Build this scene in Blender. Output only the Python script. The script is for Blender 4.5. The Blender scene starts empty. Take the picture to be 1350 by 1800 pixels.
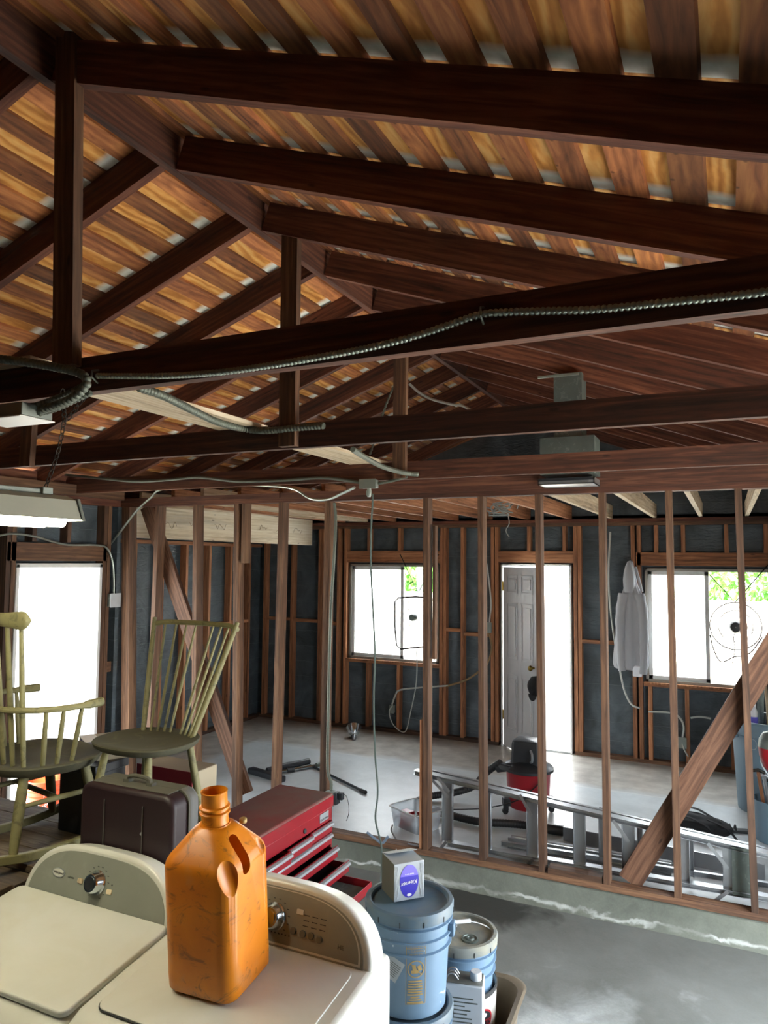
import bpy, bmesh, math, random
from mathutils import Vector, Matrix, Quaternion
random.seed(7)
SC = bpy.context.scene
COL = SC.collection
R = math.radians
V = Vector
# ------------------------------------------------------------------ camera
F_PX, YAW, PITCH, ROLL, EYE = 1275.64, R(25.27), R(3.7826), R(0.5117), 2.05
_d = V((-math.sin(YAW)*math.cos(PITCH), math.cos(YAW)*math.cos(PITCH), math.sin(PITCH)))
_r = V((math.cos(YAW), math.sin(YAW), 0)); _u = _r.cross(_d)
_R = math.cos(ROLL)*_r + math.sin(ROLL)*_u
_U = -math.sin(ROLL)*_r + math.cos(ROLL)*_u
CAM = V((0, 0, EYE))
cd = bpy.data.cameras.new('camera'); cam = bpy.data.objects.new('camera', cd); COL.objects.link(cam)
cd.sensor_fit = 'VERTICAL'; cd.sensor_height = 24; cd.lens = F_PX/1800*24
cd.clip_start = .05; cd.clip_end = 200
cam.matrix_world = Matrix(((_R.x, _U.x, -_d.x, 0), (_R.y, _U.y, -_d.y, 0), (_R.z, _U.z, -_d.z, EYE), (0, 0, 0, 1)))
SC.camera = cam
def at(px, py, axis, val):
    """world point on the plane axis=val seen at a pixel of the photo"""
    w = _d + _R*((px-675)/F_PX) - _U*((py-900)/F_PX)
    i = 'XYZ'.index(axis)
    return CAM + w*((val-CAM[i])/w[i])
# ------------------------------------------------------------------ light and exposure
SC.view_settings.view_transform = 'Standard'; SC.view_settings.look = 'None'
SC.view_settings.gamma = 1; SC.view_settings.use_curve_mapping = False
SC.view_settings.exposure = 2.5
w = bpy.data.worlds.new('world'); SC.world = w; w.use_nodes = True
bg = w.node_tree.nodes['Background']; bg.inputs[0].default_value = (.88, .94, 1, 1); bg.inputs[1].default_value = 2.7
sd = bpy.data.lights.new('sun', 'SUN'); sd.energy = 9; sd.angle = R(1); sd.color = (1, .95, .87)
sun = bpy.data.objects.new('sun', sd); COL.objects.link(sun)
sun.rotation_euler = (R(33), 0, 0)
SC.cycles.max_bounces = 8; SC.cycles.diffuse_bounces = 5; SC.cycles.glossy_bounces = 3; SC.cycles.transparent_max_bounces = 12
SC.cycles.caustics_reflective = False; SC.cycles.caustics_refractive = False
SC.cycles.sample_clamp_indirect = 6
def portal(name, loc, rot, sx, sy):
    l = bpy.data.lights.new(name, 'AREA'); l.shape = 'RECTANGLE'; l.size = sx; l.size_y = sy
    l.cycles.is_portal = True
    o = bpy.data.objects.new(name, l); COL.objects.link(o); o.location = loc; o.rotation_euler = rot
portal('window_portal', (-3.67, 8.14, 1.42), (R(-90), 0, 0), 1.17, 1.16)
portal('window_portal', (-.18, 8.14, 1.42), (R(-90), 0, 0), 1.2, 1.16)
portal('door_portal', (-1.92, 8.14, 1.01), (R(-90), 0, 0), .78, 2.0)
portal('door_portal', (-5.02, 4.22, .95), (0, R(-90), 0), 2.2, .83)
portal('garage_portal', (1.08, 3.3, .95), (0, R(90), 0), 2.2, 2.2)

# ------------------------------------------------------------------ materials
MATS = {}
def lin(c): return tuple(((x/12.92) if x <= .04045 else ((x+.055)/1.055)**2.4) for x in c)
def hexc(h): return lin(tuple(int(h[i:i+2], 16)/255 for i in (0, 2, 4))) + (1,)
class NT:
    def __init__(s, name):
        m = bpy.data.materials.new(name); m.use_nodes = True; s.m = m; s.t = m.node_tree; MATS[name] = m
        s.b = s.t.nodes['Principled BSDF']
    def n(s, typ, **kw):
        x = s.t.nodes.new(typ)
        for k, v in kw.items():
            if k.startswith('i_'):
                key = k[2:]; key = int(key) if key.isdigit() else key.replace('_', ' ')
                x.inputs[key].default_value = v
            else: setattr(x, k, v)
        return x
    def l(s, a, b): s.t.links.new(a, b)
    def ramp(s, fac, stops, mode='LINEAR'):
        r = s.n('ShaderNodeValToRGB'); e = r.color_ramp.elements; r.color_ramp.interpolation = mode
        while len(e) < len(stops): e.new(.5)
        for q, (p, c) in zip(e, stops):
            q.position = p; q.color = c if isinstance(c, tuple) else (c, c, c, 1)
        s.l(fac, r.inputs[0]); return r.outputs[0]
    def mix(s, f, a, b, mode='MIX'):
        x = s.n('ShaderNodeMix', data_type='RGBA', blend_type=mode)
        for i, v in ((0, f), (6, a), (7, b)):
            if hasattr(v, 'is_output') or hasattr(v, 'links'): s.l(v, x.inputs[i])
            else: x.inputs[i].default_value = v
        return x.outputs[2]
    def math(s, op, a, b=0, c=0):
        x = s.n('ShaderNodeMath', operation=op)
        for i, v in enumerate((a, b, c)):
            if hasattr(v, 'links'): s.l(v, x.inputs[i])
            else: x.inputs[i].default_value = v
        return x.outputs[0]
    def coord(s, kind='Object', scale=(1, 1, 1)):
        t = s.n('ShaderNodeTexCoord'); mp = s.n('ShaderNodeMapping'); mp.inputs['Scale'].default_value = scale
        s.l(t.outputs[kind], mp.inputs[0]); return mp.outputs[0]
    def noise(s, vec, scale, detail=4, dist=0, rough=.55):
        x = s.n('ShaderNodeTexNoise'); x.inputs['Scale'].default_value = scale; x.inputs['Detail'].default_value = detail
        x.inputs['Distortion'].default_value = dist; x.inputs['Roughness'].default_value = rough
        s.l(vec, x.inputs['Vector']); return x.outputs['Fac']
    def bump(s, h, strength=.3, dist=.01):
        x = s.n('ShaderNodeBump'); x.inputs['Strength'].default_value = strength; x.inputs['Distance'].default_value = dist
        s.l(h, x.inputs['Height']); s.l(x.outputs[0], s.b.inputs['Normal'])
    def out(s, col=None, rough=None, metal=0, spec=None):
        if col is not None:
            if hasattr(col, 'links'): s.l(col, s.b.inputs['Base Color'])
            else: s.b.inputs['Base Color'].default_value = col
        if rough is not None:
            if hasattr(rough, 'links'): s.l(rough, s.b.inputs['Roughness'])
            else: s.b.inputs['Roughness'].default_value = rough
        s.b.inputs['Metallic'].default_value = metal
        if spec is not None: s.b.inputs['Specular IOR Level'].default_value = spec
        return s.m
def wood(name, dark, mid, light, rough=.75, var=.5, knots=True, along=(1, 1, .07), fine=38):
    s = NT(name); info = s.n('ShaderNodeObjectInfo')
    base = s.coord('Object', along)
    add = s.n('ShaderNodeVectorMath', operation='ADD'); s.l(base, add.inputs[0])
    sc = s.n('ShaderNodeVectorMath', operation='SCALE'); cmb = s.n('ShaderNodeCombineXYZ')
    for i in range(3): s.l(info.outputs['Random'], cmb.inputs[i])
    s.l(cmb.outputs[0], sc.inputs[0]); sc.inputs['Scale'].default_value = 37
    s.l(sc.outputs[0], add.inputs[1]); vec = add.outputs[0]
    g = s.noise(vec, fine, 5, 1.6); big = s.noise(vec, 5, 3, .8)
    wv = s.n('ShaderNodeTexWave'); wv.inputs['Scale'].default_value = 9; wv.inputs['Distortion'].default_value = 9
    wv.inputs['Detail'].default_value = 3; wv.inputs['Detail Scale'].default_value = .8; s.l(vec, wv.inputs['Vector'])
    f = s.math('ADD', s.math('MULTIPLY', g, .45), s.math('ADD', s.math('MULTIPLY', wv.outputs['Fac'], .07), s.math('MULTIPLY', big, .5)))
    col = s.ramp(f, [(.33, hexc(dark)), (.5, hexc(mid)), (.72, hexc(light))])
    br = s.n('ShaderNodeHueSaturation'); s.l(col, br.inputs['Color'])
    s.l(s.math('ADD', s.math('MULTIPLY', info.outputs['Random'], var), 1-var/2), br.inputs['Value'])
    c = br.outputs[0]
    dirt = s.ramp(s.noise(vec, 11, 6, .3), [(.3, .5), (.48, 1.0)])
    c = s.mix(.6, c, dirt, 'MULTIPLY')
    if knots:
        vo = s.n('ShaderNodeTexVoronoi'); vo.inputs['Scale'].default_value = 6.5; s.l(s.coord('Object', (1.6, 1.6, .5)), vo.inputs['Vector'])
        k = s.ramp(vo.outputs['Distance'], [(.045, .25), (.09, 1.0)])
        c = s.mix(.8, c, k, 'MULTIPLY')
    s.bump(g, .25, .004)
    return s.out(c, rough)
wood('framing_wood', '2d1e13', '573c2a', '886548', var=.45)
wood('orange_wood', '553420', '986442', 'c89068', var=.4)
wood('beam_wood', '22120c', '4a281a', '7a4e38', var=.3)
wood('rafter_wood', '2b150c', '5a3020', '8c5a41', var=.35)
wood('pale_wood', '8e7d66', 'c9b595', 'e6dbc4', var=.25, knots=False)
wood('white_header', 'c3af8e', 'e3d6ba', 'f5ecdb', var=.05)
wood('brace_wood', '2f1c12', '5a3b28', '87634b', var=.3)
wood('board_wood', '4a2819', '935a36', 'c8884f', var=1.1, along=(1, .16, 1), fine=24)
wood('bench_wood', '241a10', '5a4a36', '8f8068', along=(.07, 1, 1))
wood('dark_plank', '17110c', '33281c', '5b4c38')
def plywood():
    s = NT('roof_plywood')
    vec = s.coord('Object', (1, .25, 1))
    wv = s.n('ShaderNodeTexWave'); wv.inputs['Scale'].default_value = 6; wv.inputs['Distortion'].default_value = 14
    wv.inputs['Detail'].default_value = 4; wv.inputs['Detail Scale'].default_value = 1.2; s.l(vec, wv.inputs['Vector'])
    g = s.noise(vec, 30, 5, 1)
    f = s.math('ADD', s.math('MULTIPLY', wv.outputs['Fac'], .22), s.math('ADD', s.math('MULTIPLY', g, .3), s.math('MULTIPLY', s.noise(s.coord('Object', (1, .3, 1)), 4, 4), .45)))
    col = s.ramp(f, [(.3, hexc('a8682a')), (.5, hexc('d8984c')), (.72, hexc('efc27c'))])
    st = s.ramp(s.noise(s.coord('Object', (1, 1, 1)), 3.3, 5), [(.4, .55), (.6, 1.0)])
    col = s.mix(.5, col, st, 'MULTIPLY')
    # unsmoked pale strip next to every rafter
    geo = s.n('ShaderNodeNewGeometry'); sp = s.n('ShaderNodeSeparateXYZ'); s.l(geo.outputs['Position'], sp.inputs[0])
    side = s.math('GREATER_THAN', sp.outputs[0], -2.04)
    off = s.math('ADD', s.math('MULTIPLY', side, .05), 1.603)
    ph = s.math('FRACT', s.math('DIVIDE', s.math('ADD', s.math('SUBTRACT', sp.outputs[1], off), 6.096), .6096))
    wob = s.math('MULTIPLY', s.math('SUBTRACT', s.noise(s.coord('Object'), 9, 2), .5), .06)
    pale = s.ramp(s.math('ADD', ph, wob), [(.86, 0.0), (.925, 1.0)])
    patchn = s.ramp(s.noise(s.coord('Object'), 14, 3), [(.25, hexc('d5dacb')), (.6, hexc('f6faf2'))])
    col = s.mix(pale, col, patchn)
    return s.out(col, .7)
plywood()
def paper():
    s = NT('black_paper'); c = s.coord('Object')
    n = s.noise(c, 2.3, 5, 1.5); fine = s.noise(s.coord('Object', (1, 1, 3)), 9, 4, 1)
    geo = s.n('ShaderNodeNewGeometry'); sp = s.n('ShaderNodeSeparateXYZ'); s.l(geo.outputs['Position'], sp.inputs[0])
    z = s.math('ADD', sp.outputs[2], s.math('MULTIPLY', n, .05))
    line = s.ramp(s.math('FRACT', s.math('MULTIPLY', z, 5.2)), [(0, 1.0), (.02, 1.0), (.035, 0.0), (1, 0.0)])
    col = s.ramp(n, [(.3, hexc('333b3e')), (.7, hexc('566168'))])
    col = s.mix(s.math('MULTIPLY', line, .35), col, hexc('727d80'))
    s.bump(s.math('ADD', fine, s.math('MULTIPLY', line, .6)), .5, .02)
    return s.out(col, .5)
paper()
def concrete(name, a, b, stain, blot=.6, warm='8d7f68', extra=None, rough=.7):
    s = NT(name); c = s.coord('Object')
    n = s.noise(c, 1.6, 8, .6, .65); m = s.noise(c, 9, 6, .4, .7); f = s.noise(c, 90, 3)
    v = s.math('ADD', s.math('MULTIPLY', n, .65), s.math('ADD', s.math('MULTIPLY', m, .25), s.math('MULTIPLY', f, .12)))
    col = s.ramp(v, [(.32, hexc(a)), (.68, hexc(b))])
    c2 = s.n('ShaderNodeMapping'); c2.inputs['Location'].default_value = (3.3, 7.1, 0); s.l(c, c2.inputs[0])
    bl = s.ramp(s.noise(c2.outputs[0], .9, 7, 1.1, .6), [(.52, 0.0), (.66, 1.0)])
    col = s.mix(s.math('MULTIPLY', bl, blot), col, hexc(stain))
    if extra: col = extra(s, col, c)
    s.bump(m, .15, .01)
    return s.out(col, rough)
def near_extra(s, col, c):
    geo = s.n('ShaderNodeNewGeometry'); sp = s.n('ShaderNodeSeparateXYZ'); s.l(geo.outputs['Position'], sp.inputs[0])
    n = s.noise(c, 3.5, 6, .5)
    y = s.math('ADD', sp.outputs[1], s.math('MULTIPLY', s.math('SUBTRACT', n, .5), 1.6))
    damp = s.ramp(s.math('DIVIDE', s.math('SUBTRACT', y, 3.3), 1.2), [(.1, 0.0), (.6, 1.0)])
    col = s.mix(s.math('MULTIPLY', damp, .8), col, hexc('52544d'))
    # black oil stain near the curb
    dx = s.math('DIVIDE', s.math('ADD', sp.outputs[0], 1.42), .42); dy = s.math('DIVIDE', s.math('SUBTRACT', sp.outputs[1], 4.62), .26)
    d = s.math('ADD', s.math('ADD', s.math('MULTIPLY', dx, dx), s.math('MULTIPLY', dy, dy)), s.math('MULTIPLY', s.math('SUBTRACT', n, .5), 3.2))
    oil = s.ramp(d, [(.3, 1.0), (1.0, 0.0)])
    return s.mix(s.math('MULTIPLY', oil, .85), col, hexc('22231f'))
concrete('garage_concrete', '747a79', 'c2c8c8', '6f736d', .6, extra=near_extra)
def back_extra(s, col, c):
    geo = s.n('ShaderNodeNewGeometry'); sp = s.n('ShaderNodeSeparateXYZ'); s.l(geo.outputs['Position'], sp.inputs[0])
    n = s.noise(c, 2.5, 6, .5)
    # dusty brownish margin along the back and left walls, with a chalk-like joint line
    y = s.math('ADD', sp.outputs[1], s.math('MULTIPLY', s.math('SUBTRACT', n, .5), .25))
    m1 = s.ramp(s.math('SUBTRACT', y, 6.6), [(.3, 0.0), (.45, 1.0)])
    xx = s.math('ADD', sp.outputs[0], s.math('MULTIPLY', s.math('SUBTRACT', n, .5), .2))
    m2 = s.ramp(s.math('ADD', xx, 5.6), [(.7, 1.0), (.8, 0.0)])
    mm = s.math('MAXIMUM', m1, m2)
    col = s.mix(s.math('MULTIPLY', mm, .75), col, s.ramp(s.noise(c, 6, 6), [(.35, hexc('85796a')), (.7, hexc('b5afa2'))]))
    ln = s.ramp(s.math('ABSOLUTE', s.math('SUBTRACT', s.math('ADD', sp.outputs[1], s.math('MULTIPLY', n, .03)), 6.93)), [(.006, 1.0), (.016, 0.0)])
    return s.mix(s.math('MULTIPLY', ln, .6), col, hexc('cfd2cf'))
concrete('slab_concrete', 'a7b0b3', 'ced6d9', 'b2bbbe', .4, extra=back_extra, rough=.36)
def curb_extra(s, col, c):
    geo = s.n('ShaderNodeNewGeometry'); sp = s.n('ShaderNodeSeparateXYZ'); s.l(geo.outputs['Position'], sp.inputs[0])
    n = s.noise(c, 7, 6, .8)
    z = s.math('ADD', sp.outputs[2], s.math('MULTIPLY', s.math('SUBTRACT', n, .5), .09))
    m = s.ramp(s.math('ABSOLUTE', s.math('ADD', z, .130)), [(.004, 1.0), (.013, 0.0)])
    br = s.ramp(s.noise(c, 2.2, 5, .5), [(.42, .15), (.6, 1.0)])
    return s.mix(s.math('MULTIPLY', s.math('MULTIPLY', m, br), .8), col, hexc('c3c8c3'))
concrete('curb_concrete', '4b4f47', '767b70', '5a5e4e', .5, extra=curb_extra)
concrete('yard_concrete', 'b9b6ae', 'd6d3cb', 'a9a59b', .2)
def plain(name, col, rough=.5, metal=0, noise=0, dirt=None, spec=None, dscale=6, dth=(.55, .7), bump=0, damt=.7, fine=0):
    s = NT(name); c = hexc(col)
    if noise or dirt:
        co = s.coord('Object')
        n = s.noise(co, 5, 5, .5)
        cc = s.mix(noise, c, s.ramp(n, [(.3, .55), (.7, 1.15)]), 'MULTIPLY') if noise else c
        if dirt:
            mp = s.n('ShaderNodeMapping'); mp.inputs['Location'].default_value = (1.7, 4.2, 2.9); s.l(co, mp.inputs[0])
            d = s.ramp(s.noise(mp.outputs[0], dscale, 7, .8, .65), [(dth[0], 0.0), (dth[1], 1.0)])
            cc = s.mix(s.math('MULTIPLY', d, damt), cc, hexc(dirt))
        if bump: s.bump(s.noise(co, 14, 4), bump, .01)
        return s.out(cc, rough, metal, spec)
    return s.out(c, rough, metal, spec)
plain('white_paint', 'dedfdc', .5, noise=.12)
plain('door_paint', 'c9cacb', .45, noise=.1)
plain('aluminium', 'a9adb0', .38, .85, noise=.2)
plain('alu_frame', '8f8b83', .5, .5)
plain('lamp_enamel', 'a3a496', .45, noise=.15)
plain('galvanized', '6d7873', .5, .55, noise=.5, dirt='95a099', dscale=22)
plain('conduit_metal', 'a3aca2', .38, .7, noise=.25)
plain('dull_conduit', '686e64', .55, .45, noise=.25)
plain('box_metal', '868d86', .5, .4, noise=.3)
plain('black_rubber', '17181a', .55)
plain('black_plastic', '24272b', .45, noise=.3)
plain('dark_steel', '33302b', .5, .7, noise=.3)
plain('red_plastic', '9a1c24', .4, noise=.12)
plain('vac_red', 'a0222c', .42)
plain('red_paint', '7c101c', .34, noise=.2, dirt='5b3a36', dscale=4, dth=(.5, .75), damt=.5)
plain('lid_red', '6a2424', .7, noise=.3, dirt='5f443c', dscale=3, dth=(.35, .6), damt=.9)
plain('silver_trim', 'a5abb0', .35, .6)
plain('washer_white', 'cccec8', .32, noise=.06, dirt='bcbaa6', dscale=3, dth=(.45, .75), damt=.45)
plain('washer_side', 'd9dde0', .35)
plain('console_grey', '868a82', .42, 0, noise=.22, dirt='a0a49a', dscale=9, dth=(.55, .75), damt=.4)
plain('console_dark', '5d6159', .4, .2)
plain('chrome', 'c9d3da', .15, 1)
plain('chair_paint', '7e7a54', .65, noise=.3, dirt='4a4733', dscale=22, dth=(.53, .68), damt=.75)
plain('chair_seat', '4b4a3a', .85, noise=.4, dirt='6e6b4c', dscale=9, dth=(.55, .72), damt=.5)
plain('case_maroon', '231217', .5, noise=.3)
plain('case_dusty', '55544a', .85, noise=.25)
plain('case_grey', '5c5c5a', .6, noise=.2)
plain('pail_blue', '64809a', .45, noise=.15, dirt='c8d4de', dscale=26, dth=(.66, .7), damt=.9)
plain('lid_blue', '536a7c', .5, noise=.2, dirt='76796f', dscale=6, dth=(.5, .7), damt=.6)
plain('dusty_lid', '747a78', .75, noise=.3, dirt='8c8a78', dscale=9, dth=(.45, .6), damt=.6)
plain('pail_white', 'd4d1c7', .45, noise=.1)
plain('gold_print', 'a78f5c', .5, .2)
plain('sticker_grey', 'a3acb3', .55, noise=.2)
plain('ink_dark', '26282a', .6)
plain('ink_red', 'b3202c', .5)
plain('ink_white', 'e8e9ee', .5)
plain('ink_grey', '50544c', .6)
plain('ink_purple', '3a35ae', .4)
plain('ink_violet', '7a70e0', .4)
plain('ink_brown', '8a7250', .7)
plain('tan_plastic', '6d6251', .55, noise=.2)
plain('can_white', 'b9bfc4', .4, noise=.2)
plain('can_top', '6f716b', .5, .3, noise=.3)
plain('cap_white', 'cdd3d6', .4)
plain('trash_grey', '6f8796', .55, noise=.1)
plain('navy_plastic', '27384a', .5)
plain('cloth_grey', 'a6a8ac', .95, noise=.15, bump=.3)
plain('black_cloth', '121316', .9, noise=.3, bump=.3)
plain('orange_pail', 'e2552a', .45)
plain('purple_card', '4b3f6d', .6, noise=.2)
plain('white_card', 'd6d3d0', .6)
plain('red_card', '8e2438', .55)
plain('beige_card', '9c927c', .7)
plain('rope_grey', '8e9290', .6)
plain('cable_white', 'b4b8b2', .45)
plain('cord_green', '47544e', .5)
plain('bark', '4a3b2c', .9, noise=.4)
plain('leaf_green', '74b04a', .7, noise=.5)
plain('stucco', 'd8d2c6', .8, noise=.1)
plain('pale_blue', 'a9c4d6', .6)
plain('brass', '8b7330', .35, .9)
plain('pale_clear', 'c9d0d4', .3)
plain('kerchief', '6b7b8c', .7)
def jug_mat():
    s = NT('orange_plastic'); co = s.coord('Object')
    n = s.noise(co, 4, 4, .4)
    c = s.ramp(n, [(.3, hexc('b9650a')), (.7, hexc('d88614'))])
    mp = s.n('ShaderNodeMapping'); mp.inputs['Scale'].default_value = (6, 6, 9); s.l(co, mp.inputs[0])
    m = s.ramp(s.noise(mp.outputs[0], 1.5, 8, 1.6, .72), [(.545, 0.0), (.63, 1.0)])
    c = s.mix(s.math('MULTIPLY', m, .6), c, hexc('4e3a22'))
    mp2 = s.n('ShaderNodeMapping'); mp2.inputs['Location'].default_value = (5, 2, 8); s.l(co, mp2.inputs[0])
    g = s.ramp(s.noise(mp2.outputs[0], 7, 6, .8), [(.58, 0.0), (.75, 1.0)])
    c = s.mix(s.math('MULTIPLY', g, .4), c, hexc('99836a'))
    s.b.inputs['Subsurface Weight'].default_value = .0
    s.b.inputs['Subsurface Radius'].default_value = (.02, .008, .003)
    return s.out(c, .38)
jug_mat()
def glass(name, tint=(1, 1, 1, 1), gl=.06, haze=0):
    s = NT(name); t = s.t; t.nodes.remove(s.b)
    tr = s.n('ShaderNodeBsdfTransparent'); tr.inputs[0].default_value = tint
    g = s.n('ShaderNodeBsdfGlossy'); g.inputs['Roughness'].default_value = .03
    mx = s.n('ShaderNodeMixShader'); mx.inputs[0].default_value = gl; s.l(tr.outputs[0], mx.inputs[1]); s.l(g.outputs[0], mx.inputs[2])
    o = mx.outputs[0]
    if haze:
        d = s.n('ShaderNodeBsdfTranslucent'); d.inputs[0].default_value = (.85, .9, .93, 1)
        m2 = s.n('ShaderNodeMixShader'); m2.inputs[0].default_value = haze; s.l(o, m2.inputs[1]); s.l(d.outputs[0], m2.inputs[2]); o = m2.outputs[0]
    s.l(o, t.nodes['Material Output'].inputs[0])
glass('window_glass'); glass('screened_glass', gl=.05, haze=.45); glass('clear_plastic', (.93, .95, .97, 1), .1, .3)
def emit(name, col, st):
    s = NT(name); s.b.inputs['Emission Color'].default_value = hexc(col); s.b.inputs['Emission Strength'].default_value = st
    s.out(hexc('f2f0e0'), .4)
emit('lamp_glow', 'fff6da', 9)
M = MATS
# ------------------------------------------------------------------ mesh helpers
def newbm(): return bmesh.new()
def add_box(bm, lo, hi, mat=None):
    lo, hi = V(lo), V(hi)
    vs = [bm.verts.new((x, y, z)) for x in (lo.x, hi.x) for y in (lo.y, hi.y) for z in (lo.z, hi.z)]
    if mat is not None:
        for v in vs: v.co = mat @ v.co
    for f in ((0, 1, 3, 2), (4, 6, 7, 5), (0, 4, 5, 1), (2, 3, 7, 6), (0, 2, 6, 4), (1, 5, 7, 3)):
        bm.faces.new([vs[i] for i in f])
    return vs
def smoothpts(pts, n=6):
    """Catmull-Rom through the points"""
    P = [V(p) for p in pts]
    if len(P) < 3: return P
    P = [P[0]*2-P[1]] + P + [P[-1]*2-P[-2]]; out = []
    for i in range(1, len(P)-2):
        for k in range(n):
            t = k/n; a, b, c, d = P[i-1], P[i], P[i+1], P[i+2]
            out.append(.5*((2*b)+(c-a)*t+(2*a-5*b+4*c-d)*t*t+(3*b-a-3*c+d)*t**3))
    out.append(P[-2]); return out
def add_tube(bm, pts, r, n=8, caps=True, closed=False):
    P = [V(p) for p in pts]; rings = []
    rr = r if isinstance(r, (list, tuple)) else [r]*len(P)
    up = None
    for i, p in enumerate(P):
        if closed: t = P[(i+1) % len(P)]-P[i-1]
        else: t = P[min(i+1, len(P)-1)]-P[max(i-1, 0)]
        t.normalize()
        if up is None:
            up = V((0, 0, 1)) if abs(t.z) < .9 else V((1, 0, 0))
        a = (up - t*up.dot(t)); a.normalize(); b = t.cross(a); up = a
        rings.append([bm.verts.new(p+(a*math.cos(q*2*math.pi/n)+b*math.sin(q*2*math.pi/n))*rr[i]) for q in range(n)])
    m = len(rings)
    for i in range(m if closed else m-1):
        A, B = rings[i], rings[(i+1) % m]
        for q in range(n): bm.faces.new((A[q], A[(q+1) % n], B[(q+1) % n], B[q]))
    if caps and not closed:
        bm.faces.new(rings[0][::-1]); bm.faces.new(rings[-1])
def flex_tube(bm, pts, r, pitch=.012, depth=.14, n=8):
    """tube of rounded spiral ridges"""
    P = smoothpts(pts, 12); L = [0]
    for a, b in zip(P, P[1:]): L.append(L[-1]+(b-a).length)
    tot = L[-1]; m = 4; k = max(2, int(tot/pitch))*m; out = []; j = 0; rr = []
    for i in range(k+1):
        s = tot*i/k
        while j < len(L)-2 and L[j+1] < s: j += 1
        f = (s-L[j])/max(1e-9, L[j+1]-L[j]); out.append(P[j].lerp(P[j+1], min(1, max(0, f))))
        rr.append(r*(1-depth+depth*abs(math.sin(math.pi*i/m))**.8))
    add_tube(bm, out, rr, n)
def add_lathe(bm, prof, n=32, mat=None, cap0=False, cap1=False, a0=0, a1=2*math.pi):
    full = abs(a1-a0-2*math.pi) < 1e-6; rings = []
    for r, z in prof:
        ring = []
        for q in range(n if full else n+1):
            a = a0+(a1-a0)*q/n; v = V((r*math.cos(a), r*math.sin(a), z))
            ring.append(bm.verts.new(mat @ v if mat is not None else v))
        rings.append(ring)
    m = len(rings[0])
    for A, B in zip(rings, rings[1:]):
        for q in range(m if full else m-1): bm.faces.new((A[q], A[(q+1) % m], B[(q+1) % m], B[q]))
    if cap0: bm.faces.new(rings[0][::-1])
    if cap1: bm.faces.new(rings[-1])
def add_prism(bm, outline, z0, z1, mat=None):
    a = [bm.verts.new(V((x, y, z0))) for x, y in outline]; b = [bm.verts.new(V((x, y, z1))) for x, y in outline]
    if mat is not None:
        for v in a+b: v.co = mat @ v.co
    n = len(a); bm.faces.new(a[::-1]); bm.faces.new(b)
    for i in range(n): bm.faces.new((a[i], a[(i+1) % n], b[(i+1) % n], b[i]))
def obj(name, bm, mat, parent=None, smooth=False, bevel=0, loc=None, rot=None, seg=2, sub=0, weld=False):
    bmesh.ops.recalc_face_normals(bm, faces=bm.faces)
    me = bpy.data.meshes.new(name); bm.to_mesh(me); bm.free()
    o = bpy.data.objects.new(name, me); COL.objects.link(o)
    me.materials.append(M[mat] if isinstance(mat, str) else mat)
    if loc is not None: o.location = loc
    if rot is not None:
        if isinstance(rot, Quaternion): o.rotation_mode = 'QUATERNION'; o.rotation_quaternion = rot
        else: o.rotation_euler = rot
    if parent is not None: o.parent = parent
    if smooth:
        for p in me.polygons: p.use_smooth = True
    if bevel:
        md = o.modifiers.new('bevel', 'BEVEL'); md.width = bevel; md.segments = seg; md.limit_method = 'ANGLE'; md.angle_limit = R(40)
        if seg > 1:
            for p in me.polygons: p.use_smooth = True
            md.harden_normals = False
    if sub:
        md = o.modifiers.new('sub', 'SUBSURF'); md.levels = sub; md.render_levels = sub
    if smooth or bevel:
        try:
            me.set_sharp_from_angle(angle=R(38))
        except Exception: pass
    return o
def tag(o, label, cat, group=None):
    o['label'] = label; o['category'] = cat
    if group: o['group'] = group
    return o
def thing(name, label, cat, loc=(0, 0, 0), rz=0, group=None):
    o = bpy.data.objects.new(name, None); COL.objects.link(o); o.location = loc; o.rotation_euler = (0, 0, rz)
    o.empty_display_size = .1
    return tag(o, label, cat, group)
def struct(name, loc=(0, 0, 0)):
    o = bpy.data.objects.new(name, None); COL.objects.link(o); o.location = loc; o['kind'] = 'structure'; return o
def sobj(name, bm, mat, **k):
    o = obj(name, bm, mat, **k); o['kind'] = 'structure'; return o
def lumber(name, a, b, w, t, side, mat, parent=None, origin=(0, 0, 0)):
    """a sawn stick from a to b (end centres), w wide along side, t thick across"""
    a, b = V(a), V(b); z = (b-a); L = z.length; z.normalize()
    x = V(side); x = x-z*x.dot(z); x.normalize(); y = z.cross(x)
    bm = newbm(); add_box(bm, (-w/2, -t/2, 0), (w/2, t/2, L))
    m = Matrix((x, y, z)).transposed()
    return obj(name, bm, mat, parent, loc=a-V(origin), rot=m.to_quaternion())
def text_bm(body, size, extrude=.0004, align='CENTER', shear=0):
    cu = bpy.data.curves.new('t', 'FONT'); cu.body = body; cu.size = size; cu.extrude = extrude; cu.align_x = align; cu.align_y = 'CENTER'; cu.shear = shear
    cu.resolution_u = 3
    o = bpy.data.objects.new('t', cu); COL.objects.link(o)
    dg = bpy.context.evaluated_depsgraph_get(); dg.update()
    me = bpy.data.meshes.new_from_object(o.evaluated_get(dg)); bm = newbm(); bm.from_mesh(me)
    bpy.data.objects.remove(o); bpy.data.curves.remove(cu); bpy.data.meshes.remove(me)
    return bm
def frame_mat(o, x, y, z=None):
    x = V(x).normalized(); y = V(y); y = (y-x*y.dot(x)).normalized(); z = x.cross(y)
    m = Matrix((x, y, z)).transposed().to_4x4(); m.translation = V(o); return m
def text(name, body, size, mat, parent, m, **k):
    bm = text_bm(body, size, **k); bm.transform(m); return obj(name, bm, mat, parent)
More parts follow.
